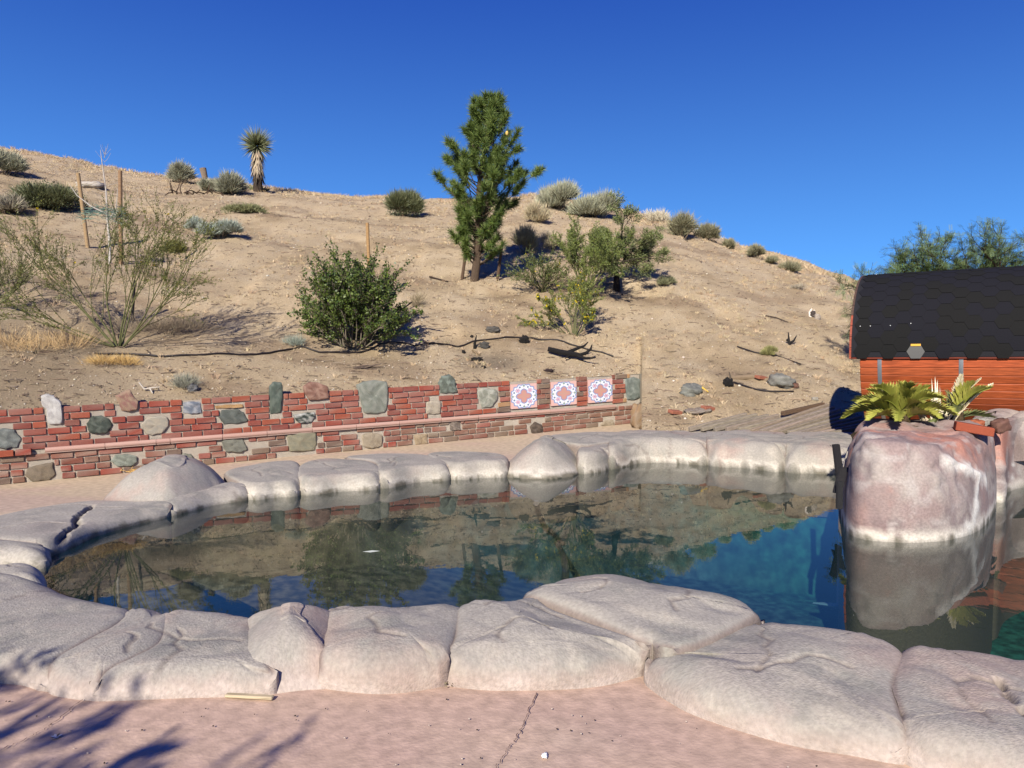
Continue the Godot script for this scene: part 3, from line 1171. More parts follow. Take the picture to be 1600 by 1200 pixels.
func build_coping() -> void:
	var crackc := col(0.07, 0.06, 0.055)
	# near side, from the left
	coping("broad low coping rock at the left end of the near edge", [Vector3(-2.877, 0, -3.387), Vector3(-2.455, 0, -3.361), Vector3(-2.19, 0, -3.348), Vector3(-2.008, 0, -3.272), Vector3(-2.047, 0.06, -3.398), Vector3(-2.033, 0.1, -3.55), Vector3(-1.991, 0.06, -3.818), Vector3(-2.068, 0, -4.109), Vector3(-2.546, 0, -4.366), Vector3(-2.886, 0, -4.619), Vector3(-3.324, 0, -4.744), Vector3(-4.114, 0, -4.876)], 0.125, {"w": 0.16, "pink": 0.2, "inner": 46, "seed": 1.0, "amp": 0.02})
	coping("short sloping coping rock between two slanting creases, lower left", [Vector3(-1.989, 0, -3.26), Vector3(-1.879, 0, -3.211), Vector3(-1.768, 0, -3.193), Vector3(-1.766, 0.05, -3.249), Vector3(-1.711, 0.1, -3.373), Vector3(-1.672, 0.1, -3.589), Vector3(-1.845, 0, -4.051), Vector3(-2.039, 0, -4.099), Vector3(-1.995, 0.06, -3.801), Vector3(-2.028, 0.1, -3.519), Vector3(-2.045, 0.06, -3.384)], 0.125, {"w": 0.13, "pink": 0.3, "inner": 46, "seed": 3.0, "plum": 0.3})
	coping("long pink-faced coping rock left of the peaked one", [Vector3(-1.762, 0, -3.187), Vector3(-1.422, 0, -3.217), Vector3(-1.04, 0, -3.253), Vector3(-1.109, 0.08, -3.351), Vector3(-1.269, 0.05, -3.726), Vector3(-1.338, 0, -3.95), Vector3(-1.615, 0, -4.061), Vector3(-1.849, 0, -4.061), Vector3(-1.672, 0.1, -3.589), Vector3(-1.705, 0.1, -3.373), Vector3(-1.766, 0.05, -3.249)], 0.125, {"w": 0.14, "pink": 0.5, "inner": 46, "seed": 5.0, "amp": 0.02})
	coping("peaked coping rock on the near edge, left of centre", [Vector3(-1.118, 0, -3.247), Vector3(-0.923, 0, -3.291), Vector3(-0.786, 0, -3.316), Vector3(-0.805, 0.08, -3.351), Vector3(-0.853, 0.1, -3.679), Vector3(-0.913, 0, -3.996), Vector3(-1.212, 0, -3.977), Vector3(-1.412, 0, -3.941), Vector3(-1.348, 0.05, -3.726), Vector3(-1.194, 0.08, -3.351)], 0.25, {"w": 0.34, "free": true, "prof": 2.0, "cracks": 0, "pink": 0.35, "plum": 0.5, "inner": 46, "seed": 7.0, "shift": Vector2(0.0, -0.07), "amp": 0.022})
	coping("squarish coping rock on the near edge right of the peaked one", [Vector3(-0.821, 0, -3.31), Vector3(-0.554, 0, -3.26), Vector3(-0.303, 0, -3.335), Vector3(-0.297, 0.06, -3.364), Vector3(-0.27, 0.12, -3.546), Vector3(-0.281, 0, -4.051), Vector3(-0.607, 0, -3.986), Vector3(-0.957, 0, -3.968), Vector3(-0.909, 0.1, -3.679), Vector3(-0.842, 0.08, -3.351)], 0.19, {"w": 0.12, "pink": 0.2, "inner": 46, "seed": 9.0, "dome": 0.25})
	coping("broad domed coping rock in the middle of the near edge", [Vector3(-0.292, 0, -3.342), Vector3(-0.056, 0, -3.291), Vector3(0.339, 0, -3.322), Vector3(0.603, 0, -3.448), Vector3(0.606, 0.06, -3.469), Vector3(0.407, 0.1, -3.695), Vector3(0.199, 0.1, -3.927), Vector3(0.092, 0.02, -4.192), Vector3(-0.035, 0, -4.08), Vector3(-0.267, 0, -4.051), Vector3(-0.264, 0.12, -3.546), Vector3(-0.291, 0.06, -3.364)], 0.215, {"w": 0.15, "pink": 0.12, "inner": 46, "seed": 11.0, "dome": 0.3})
	coping("large coping rock leaning over the water behind the middle of the near edge", [Vector3(0.053, 0, -4.188), Vector3(0.208, 0.1, -3.975), Vector3(0.41, 0.1, -3.729), Vector3(0.601, 0.06, -3.476), Vector3(0.65, 0, -3.483), Vector3(0.715, 0.1, -3.373), Vector3(0.947, 0.12, -3.515), Vector3(1.284, 0, -3.888), Vector3(1.229, 0, -4.033), Vector3(0.948, 0, -4.312), Vector3(0.608, 0, -4.5), Vector3(0.302, 0, -4.466), Vector3(0.109, 0, -4.312)], 0.205, {"w": 0.2, "pink": 0.1, "inner": 46, "seed": 13.0, "dome": 0.2, "round": 0.8})
	coping("long grey coping rock on the near edge, right of centre", [Vector3(0.606, 0, -3.335), Vector3(0.675, 0, -3.176), Vector3(0.775, 0, -3.036), Vector3(1.04, 0, -2.835), Vector3(1.246, 0, -2.753), Vector3(1.41, 0, -2.697), Vector3(1.455, 0.1, -2.838), Vector3(1.544, 0.14, -3.071), Vector3(1.758, 0.05, -3.408), Vector3(1.672, 0, -3.651), Vector3(1.412, 0, -3.787), Vector3(1.235, 0, -3.837), Vector3(0.928, 0.1, -3.534), Vector3(0.714, 0.08, -3.392), Vector3(0.625, 0.02, -3.409)], 0.16, {"w": 0.17, "pink": 0.15, "inner": 46, "seed": 15.0, "dome": 0.2, "cols": 190})
	coping("big coping rock in the lower right corner beyond a pink groove", [Vector3(1.429, 0, -2.68), Vector3(1.702, 0, -2.485), Vector3(1.95, 0, -2.272), Vector3(2.172, 0.1, -2.306), Vector3(2.413, 0.1, -2.695), Vector3(2.552, 0, -3.124), Vector3(2.293, 0, -3.374), Vector3(1.929, 0, -3.497), Vector3(1.771, 0.05, -3.422), Vector3(1.559, 0.14, -3.059), Vector3(1.484, 0.1, -2.838)], 0.135, {"w": 0.16, "pink": 0.25, "seed": 17.0, "cols": 190, "inner": 46, "marks": [{"pts": [Vector3(1.983, 0.2, -3.068), Vector3(1.94, 0.2, -2.936), Vector3(1.891, 0.2, -2.773)], "w": 0.03, "push": -0.04, "col": crackc, "ys": 0.2}]})
	# left end
	coping("rounded coping rock at the left edge above the pool corner", [Vector3(-4.467, 0, -5.644), Vector3(-3.805, 0.1, -5.515), Vector3(-3.621, 0.1, -5.46), Vector3(-3.424, 0.05, -5.421), Vector3(-3.275, 0, -5.369), Vector3(-3.167, 0, -5.118), Vector3(-3.458, -0.02, -5.127), Vector3(-3.954, 0, -4.987)], 0.12, {"w": 0.2, "pink": 0.55, "wet": true, "lime": 0.2, "seed": 19.0, "plum": 0.6})
	coping("small grey coping rock at the left corner of the pool", [Vector3(-3.921, 0, -4.945), Vector3(-3.339, 0.02, -4.949), Vector3(-3.164, 0, -5.002), Vector3(-3.003, 0, -4.849), Vector3(-2.863, 0, -4.619), Vector3(-2.988, 0, -4.535), Vector3(-3.619, 0, -4.559)], 0.11, {"w": 0.16, "pink": 0.3, "wet": true, "lime": 0.3, "seed": 21.0})
	# far side, from the left
	coping("broad flat coping slab split by a zigzag crack, far left", [Vector3(-3.295, 0, -5.418), Vector3(-3.275, 0, -5.989), Vector3(-3.149, 0, -6.402), Vector3(-3.02, 0, -6.693), Vector3(-3.105, 0.07, -6.875), Vector3(-3.353, 0.08, -6.827), Vector3(-3.669, 0.08, -6.883), Vector3(-3.852, 0.07, -6.847), Vector3(-4.087, 0.06, -6.575), Vector3(-4.25, 0.04, -6.165), Vector3(-4.462, 0.03, -5.64), Vector3(-3.856, 0.08, -5.52), Vector3(-3.424, 0.05, -5.421)], 0.115, {"w": 0.12, "pink": 0.12, "wet": true, "lime": 0.15, "seed": 23.0, "amp": 0.014, "dome": 0.05, "cols": 240, "inner": 46, "marks": [{"pts": [Vector3(-3.256, 0.11, -5.197), Vector3(-3.257, 0.12, -5.436), Vector3(-3.366, 0.12, -5.785), Vector3(-3.389, 0.12, -5.955), Vector3(-3.521, 0.12, -6.135), Vector3(-3.591, 0.12, -6.4), Vector3(-3.663, 0.12, -6.662)], "w": 0.035, "push": -0.05, "col": crackc, "ys": 0.2}]})
	coping("tall cone-shaped coping rock with a white seam, far left", [Vector3(-3.778, 0.05, -7.087), Vector3(-3.377, 0.07, -6.875), Vector3(-3.032, 0.06, -6.84), Vector3(-2.875, 0.07, -7.322), Vector3(-2.883, 0.06, -7.708), Vector3(-3.094, 0.06, -8.111), Vector3(-3.589, 0.03, -8.565), Vector3(-3.983, 0.02, -8.336), Vector3(-3.933, 0.03, -7.56)], 0.37, {"w": 0.5, "free": true, "prof": 2.0, "dome": 0.0, "cracks": 0, "pink": 0.4, "plum": 0.45, "seed": 25.0, "shift": Vector2(0.06, -0.05), "amp": 0.028, "marks": [{"pts": [Vector3(-3.112, 0.3, -6.824), Vector3(-3.055, 0.2, -6.744), Vector3(-3.042, 0.1, -6.786), Vector3(-2.997, 0.02, -6.784)], "w": 0.045, "push": 0.006, "col": col(0.72, 0.69, 0.64), "ys": 0.2}]})
	coping("low lip of rock at the waterline right of the cone-shaped one", [Vector3(-3.014, 0, -6.719), Vector3(-2.823, 0, -7.154), Vector3(-2.578, 0, -7.455), Vector3(-2.751, 0.06, -7.886), Vector3(-2.902, 0.08, -7.776), Vector3(-2.993, 0.08, -7.432), Vector3(-3.143, 0.06, -7.038)], 0.13, {"w": 0.14, "wet": true, "lime": 0.3, "seed": 27.0, "pink": 0.15})
	var far := [
		["flat coping slab at the far edge right of the cone-shaped rock", [Vector3(-2.578, 0, -7.455), Vector3(-2.344, 0, -7.55), Vector3(-2.14, 0, -7.681), Vector3(-2.401, 0.12, -8.635), Vector3(-2.595, 0.08, -8.98), Vector3(-2.921, 0.07, -8.718), Vector3(-3.075, 0.06, -8.189)], 0.165, 29.0],
		["second flat coping slab of the far edge, under the tall dark wall stone", [Vector3(-2.12, 0, -7.681), Vector3(-1.778, 0, -7.851), Vector3(-1.394, 0, -8.029), Vector3(-1.625, 0.12, -8.821), Vector3(-2.209, 0.1, -9.096), Vector3(-2.387, 0.12, -8.635)], 0.175, 31.0],
		["cracked coping slab of the far edge below the large grey-green wall stone", [Vector3(-1.374, 0, -8.029), Vector3(-1.052, 0, -8.369), Vector3(-0.697, 0, -8.571), Vector3(-1.054, 0.12, -9.323), Vector3(-1.583, 0.1, -9.458), Vector3(-2.002, 0.1, -9.197), Vector3(-1.58, 0.12, -8.774)], 0.19, 33.0],
		["pale coping slab of the far edge just left of the rounded mound", [Vector3(-0.675, 0, -8.571), Vector3(-0.363, 0, -8.655), Vector3(-0.066, 0, -8.74), Vector3(-0.141, 0.13, -9.362), Vector3(-0.642, 0.12, -9.596), Vector3(-1.036, 0.12, -9.377)], 0.2, 35.0],
	]
	for f in far:
		coping(f[0], f[1], f[2], {"w": 0.11, "wet": true, "lime": 0.55, "seed": f[3], "pink": 0.14, "plum": 0.12, "amp": 0.016, "dome": 0.08})
	coping("rounded mound of coping rock in the middle of the far edge", [Vector3(-0.051, 0, -8.74), Vector3(0.359, 0, -8.571), Vector3(0.598, 0, -8.697), Vector3(0.773, 0, -8.96), Vector3(0.891, 0.05, -9.852), Vector3(0.824, 0.15, -9.849), Vector3(0.65, 0.15, -10.357), Vector3(0.259, 0.12, -10.321), Vector3(0.016, 0.1, -9.513)], 0.4, {"w": 0.5, "free": true, "prof": 2.0, "wet": true, "lime": 0.6, "seed": 37.0, "pink": 0.18, "plum": 0.15, "amp": 0.02})
	coping("flat grey rock slab lying behind the rounded mound", [Vector3(0.247, 0.2, -9.847), Vector3(0.623, 0.22, -10.643), Vector3(1.097, 0.24, -10.935), Vector3(1.664, 0.26, -10.762), Vector3(1.446, 0.24, -10.056), Vector3(0.918, 0.2, -9.543), Vector3(0.652, 0.18, -9.75)], 0.31, {"w": 0.12, "seed": 39.0, "pink": 0.08, "plum": 0.1, "amp": 0.014})
	coping("short coping rock between the rounded mound and the long pale one", [Vector3(0.788, 0, -8.96), Vector3(1.167, 0, -9.288), Vector3(1.345, 0.2, -10.375), Vector3(1.098, 0.2, -10.104), Vector3(0.911, 0.16, -9.897)], 0.28, {"w": 0.14, "wet": true, "lime": 0.5, "seed": 41.0, "pink": 0.12, "amp": 0.018})
	coping("long pale coping rock of the far edge below the wall's right end", [Vector3(1.19, 0, -9.288), Vector3(1.632, 0, -9.746), Vector3(2.122, 0, -9.746), Vector3(2.478, 0, -9.64), Vector3(2.754, 0.22, -10.949), Vector3(2.151, 0.22, -11.19), Vector3(1.617, 0.22, -10.871), Vector3(1.389, 0.2, -10.516)], 0.325, {"w": 0.24, "wet": true, "lime": 0.8, "seed": 43.0, "pink": 0.2, "plum": 0.2, "cols": 180, "marks": [{"pts": [Vector3(1.388, 0, -9.64), Vector3(1.453, 0.15, -9.388), Vector3(1.482, 0.28, -9.182)], "w": 0.03, "push": -0.03, "col": crackc, "mix": 0.6}]})
	coping("pink-tinged coping rock of the far edge before the slatted boards", [Vector3(2.473, 0, -9.588), Vector3(2.83, 0, -9.386), Vector3(3.256, 0, -9.145), Vector3(3.773, 0.22, -10.57), Vector3(3.58, 0.22, -11.273), Vector3(3.084, 0.22, -11.357), Vector3(2.773, 0.22, -10.949)], 0.345, {"w": 0.24, "wet": true, "lime": 0.8, "seed": 45.0, "pink": 0.42, "plum": 0.25})
	coping("pale coping rock at the right end of the far edge beside the pink rock", [Vector3(3.263, 0, -9.145), Vector3(3.529, 0, -8.96), Vector3(3.776, 0, -8.871), Vector3(3.919, 0, -8.74), Vector3(4.681, 0.22, -10.215), Vector3(4.701, 0.22, -10.57), Vector3(4.331, 0.22, -10.794), Vector3(3.79, 0.22, -10.57)], 0.335, {"w": 0.24, "wet": true, "lime": 0.85, "seed": 47.0, "pink": 0.12, "plum": 0.15})


func build_island() -> void:
	var white := col(0.70, 0.68, 0.62)
	coping("big pink and grey rock standing out of the water at the right", [Vector3(2.94, 0, -6.876), Vector3(2.701, 0, -6.2), Vector3(2.701, 0, -5.889), Vector3(3.013, 0, -5.774), Vector3(3.408, 0, -5.87), Vector3(3.832, 0, -6.2), Vector3(4.251, 0, -6.719), Vector3(4.658, 0, -7.301), Vector3(4.769, 0, -7.681), Vector3(4.215, 0, -7.851), Vector3(3.527, 0, -7.714), Vector3(3.202, 0, -7.393)], 0.80, {"rough": 1.0, "grow": -0.02, "w": 0.22, "base": -1.5, "low": 0.0, "wet": true, "lime": 0.95, "seed": 49.0, "pink": 0.8, "plum": 1.0, "amp": 0.046, "contrast": 1.0, "steep": 40, "cols": 240, "inner": 36, "dome": 0.08, "marks": [
		{"pts": [Vector3(3.396, 0.585, -6.009), Vector3(3.631, 0.54, -6.106), Vector3(3.833, 0.464, -6.25), Vector3(4.053, 0.348, -6.49)], "w": 0.1, "push": 0.03, "col": white, "mix": 0.8},
		{"pts": [Vector3(3.824, 0.427, -6.25), Vector3(3.761, 0.258, -6.173), Vector3(3.664, 0.09, -6.106), Vector3(3.471, 0.022, -5.981)], "w": 0.09, "push": 0.04, "col": white, "mix": 0.9},
		{"pts": [Vector3(3.347, 0.477, -5.961), Vector3(3.528, 0.367, -6.009), Vector3(3.405, 0.2, -5.961)], "w": 0.2, "push": -0.06, "col": col(0.27, 0.21, 0.2), "mix": 0.4},
		{"pts": [Vector3(3.156, 0.758, -6.346), Vector3(3.169, 0.614, -6.057), Vector3(3.197, 0.477, -5.961), Vector3(3.218, 0.21, -5.913), Vector3(3.233, 0.034, -5.913)], "w": 0.035, "push": -0.03, "col": col(0.22, 0.17, 0.165), "mix": 0.7},
		{"pts": [Vector3(3.197, 0.492, -5.961), Vector3(3.271, 0.517, -5.961), Vector3(3.325, 0.542, -5.961)], "w": 0.035, "push": 0.008, "col": white, "mix": 0.85},
		{"pts": [Vector3(2.957, 0.492, -5.961), Vector3(3.047, 0.472, -5.961), Vector3(3.177, 0.497, -5.961)], "w": 0.022, "push": 0.004, "col": white, "mix": 0.85},
		{"pts": [Vector3(2.883, 0.299, -5.942), Vector3(3.052, 0.299, -5.942)], "w": 0.018, "push": 0.003, "col": col(0.65, 0.42, 0.32), "mix": 0.85},
		{"pts": [Vector3(2.941, 0.355, -5.942), Vector3(2.921, 0.143, -5.942)], "w": 0.12, "push": 0.0, "col": col(0.5, 0.2, 0.12), "mix": 0.55},
	]})
	coping("pink rock wall with white runs going off at the right edge", [Vector3(4.652, 0, -7.331), Vector3(5.104, 0, -7.851), Vector3(5.674, 0, -8.253), Vector3(6.839, 0, -8.871), Vector3(8.211, 0, -9.337), Vector3(9.497, 0, -10.81), Vector3(7.333, 0, -10.431), Vector3(5.893, 0, -9.64), Vector3(4.668, 0, -7.782)], 0.84, {"w": 0.25, "base": -1.5, "low": 0.0, "wet": true, "lime": 0.9, "seed": 51.0, "pink": 0.8, "plum": 0.9, "rough": 1.0, "amp": 0.05, "contrast": 1.0, "steep": 34, "marks": [
		{"pts": [Vector3(5.274, 0.399, -7.98), Vector3(5.151, 0.213, -7.884), Vector3(5.237, 0.034, -7.884)], "w": 0.03, "push": 0.004, "col": white, "mix": 0.8},
		{"pts": [Vector3(4.983, 0.459, -7.788), Vector3(4.898, 0.212, -7.692)], "w": 0.025, "push": 0.004, "col": white, "mix": 0.6},
	]})
	coping("rounded grey-pink rock on top of the right rock wall", [Vector3(5.058, 0.5, -7.981), Vector3(5.338, 0.5, -7.981), Vector3(5.748, 0.5, -8.089), Vector3(6.237, 0.5, -8.679), Vector3(6.142, 0.5, -9.075), Vector3(5.623, 0.5, -8.807)], 0.83, {"contrast": 1.0, "w": 0.3, "free": true, "base": 0.3, "seed": 53.0, "pink": 0.5, "plum": 0.3})
	coping("dark grey-pink rock between the far coping and the big pink rock", [Vector3(3.144, 0, -7.301), Vector3(3.34, 0, -7.582), Vector3(3.604, 0, -7.782), Vector3(3.871, 0, -8.214), Vector3(3.81, 0, -8.449), Vector3(3.472, 0, -7.992)], 0.66, {"w": 0.2, "base": -1.0, "low": 0.0, "seed": 55.0, "pink": 0.4, "plum": 0.6})
	# soil between the rocks
	var soil := MB.new()
	soil.add(stone_mesh(Vector3(0.56, 0.18, 0.40), 3.0, col(0.13, 0.095, 0.06), col(0.2, 0.15, 0.1), 0.4), Transform3D(Basis(), Vector3(3.837, 0.554, -7.259)), Color.WHITE)
	tag(put("planter_soil", soil, M["sand"]), "dark planter soil behind the big pink rock", "soil", "", "structure")
	# charred planks on the left side of the rock
	var pl := MB.new()
	for q in [[Vector3(2.929, 0.609, -6.923), Vector3(2.853, 0.322, -6.634), 0.022, 0.02], [Vector3(2.878, 0.445, -6.634), Vector3(2.766, 0.249, -6.49), 0.028, 0.02], [Vector3(2.765, 0.356, -6.442), Vector3(2.704, 0.152, -6.3), 0.016, 0.02]]:
		var a: Vector3 = q[0]
		var b: Vector3 = q[1]
		pl.slab((a + b) / 2.0, Vector3(q[2], 0.005, 0.02), (b - a) / 2.0, Vector3(0, 0, q[3]), 0.006, jit(col(0.045, 0.042, 0.04), 0.2))
	tag(put("charred_plank", pl, M["burnt"]), "blackened plank standing against the left side of the big pink rock", "plank")
	# two cycads
	var spots := [[Vector3(3.703, 0.717, -7.327), 24, 0.52, "green cycad with spreading fronds on the big pink rock", 0.0], [Vector3(4.295, 0.704, -7.452), 13, 0.55, "thin cycad with withered fronds behind the big pink rock", 0.45]]
	for s in spots:
		var t := thing("cycad", s[3], "cycad", s[0] + Vector3(0, 0.05, 0))
		var green := frond_mesh(s[2], 1.5, 0.15, col(0.17, 0.19, 0.032), col(0.30, 0.30, 0.06)).mesh()
		var green2 := frond_mesh(s[2] * 0.85, 1.1, 0.14, col(0.2, 0.22, 0.035), col(0.34, 0.33, 0.07)).mesh()
		var dark := frond_mesh(s[2] * 0.9, 1.9, 0.11, col(0.07, 0.085, 0.03), col(0.13, 0.14, 0.05)).mesh()
		var dry := frond_mesh(s[2] * 0.9, 0.5, 0.085, col(0.50, 0.43, 0.27), col(0.66, 0.59, 0.40)).mesh()
		for i in s[1]:
			var a = TAU * i * 0.381966 + rng.randf() * 0.3
			var up := lerpf(0.62, -0.42, float(i) / s[1])
			var kind: ArrayMesh = green if i % 2 == 0 else green2
			if s[4] > 0.0:
				kind = dark if i % 3 else green2
				if i in [2, 4, 6, 8]:
					kind = dry if i != 4 else green2
					up = [0.3, 0.42, 0.1, 0.5][i / 2 - 1]
					a = [0.9, 0.4, 1.3, -0.2][i / 2 - 1]
			var f := put("frond", kind, M["frond"], t)
			f.transform = Transform3D(Basis(Vector3.UP, a) * Basis(Vector3.RIGHT, -up), Vector3(rng.randf_range(-0.03, 0.03), 0, rng.randf_range(-0.03, 0.03)))
		var heart := MB.new()
		heart.add(stone_mesh(Vector3(0.1, 0.12, 0.1), 5.0, col(0.1, 0.07, 0.04), col(0.17, 0.12, 0.07), 0.1), Transform3D.IDENTITY, Color.WHITE)
		put("trunk", heart, M["bark"], t)
	var husk := thing("dry_husk", "tuft of pale curled dead leaves standing between the two cycads", "dead leaves", Vector3(4.047, 0.719, -7.307))
	var hm := MB.new()
	for i in 26:
		var d := (Vector3(rng.randf_range(-0.5, 0.5), 1.3, rng.randf_range(-0.4, 0.4))).normalized()
		hm.blade(Vector3(rng.randf_range(-0.12, 0.12), 0, rng.randf_range(-0.08, 0.08)), d, d.cross(dir_rand()).normalized(), rng.randf_range(0.15, 0.36), 0.016, rng.randf_range(0.4, 2.4), 6, jit(col(0.42, 0.34, 0.22), 0.2), jit(col(0.64, 0.57, 0.42), 0.15))
	for i in 9:
		var d := Vector3(rng.randf_range(-0.12, 0.02), 1.3, rng.randf_range(-0.1, 0.1)).normalized()
		hm.blade(Vector3(rng.randf_range(-0.03, 0.03), 0.05, 0), d, (Vector3.RIGHT + dir_rand() * 0.6).normalized(), rng.randf_range(0.3, 0.45), 0.02, 0.12, 6, jit(col(0.55, 0.47, 0.32), 0.15), jit(col(0.7, 0.64, 0.5), 0.1))
	put("blades", hm, M["straw"], husk)
	# loose bricks and stones on the rock
	var b1 := MB.new()
	b1.slab(Vector3(4.085, 0.69, -6.779) + Vector3(0, 0.075, 0), Vector3(0.142, -0.025, 0.045), Vector3(0.006, 0.037, 0), Vector3(-0.025, 0.0, 0.065), 0.006, col(0.40, 0.105, 0.055))
	tag(put("loose_brick", b1, M["brick"]), "whole red brick lying on the right top of the big pink rock", "brick")
	var b2 := MB.new()
	b2.add(stone_mesh(Vector3(0.055, 0.05, 0.06), 2.0, col(0.48, 0.16, 0.08), col(0.4, 0.12, 0.06), 0.8, 0.07), Transform3D(Basis(Vector3(0.3, 0.8, 0.1).normalized(), 0.6), Vector3(4.378, 0.754, -7.211)), Color.WHITE)
	tag(put("loose_brick", b2, M["brick"]), "orange half brick standing behind the whole loose brick", "brick")
	var b3 := MB.new()
	b3.add(stone_mesh(Vector3(0.075, 0.06, 0.07), 4.0, col(0.17, 0.09, 0.07), col(0.24, 0.13, 0.1), 0.75, 0.07), Transform3D(Basis(Vector3(0.2, 0.2, 1).normalized(), 0.4), Vector3(4.565, 0.753, -7.163)), Color.WHITE)
	tag(put("loose_brick", b3, M["brick"]), "dark brown brick leaning on the rounded rock at the right", "brick")
	var b4 := MB.new()
	b4.add(stone_mesh(Vector3(0.13, 0.06, 0.08), 6.0, col(0.62, 0.58, 0.52), col(0.5, 0.44, 0.38), 0.5, 0.1), Transform3D(Basis(), Vector3(4.545, 0.757, -7.355)), Color.WHITE)
	tag(put("white_rock", b4, M["stone"]), "white rock among the loose bricks behind the big pink rock", "rock")


# ---------------------------------------------------------------- the brick wall
func row_gaps(outlines: Array, t0: float, t1: float) -> Array:
	var gaps := []
	for o in outlines:
		var lo := 1e9
		var hi := -1e9
		var pts: Array = o
		for k in 4:
			var t := lerpf(t0, t1, k / 3.0)
			for i in pts.size():
				var a: Vector2 = pts[i]
				var b: Vector2 = pts[(i + 1) % pts.size()]
				if (a.y - t) * (b.y - t) <= 0.0 and absf(a.y - b.y) > 1e-6:
					var x := lerpf(a.x, b.x, (t - a.y) / (b.y - a.y))
					lo = minf(lo, x)
					hi = maxf(hi, x)
		if hi > lo:
			gaps.append(Vector2(lo - 0.012, hi + 0.012))
	gaps.sort_custom(func(a, b): return a.x < b.x)
	return gaps


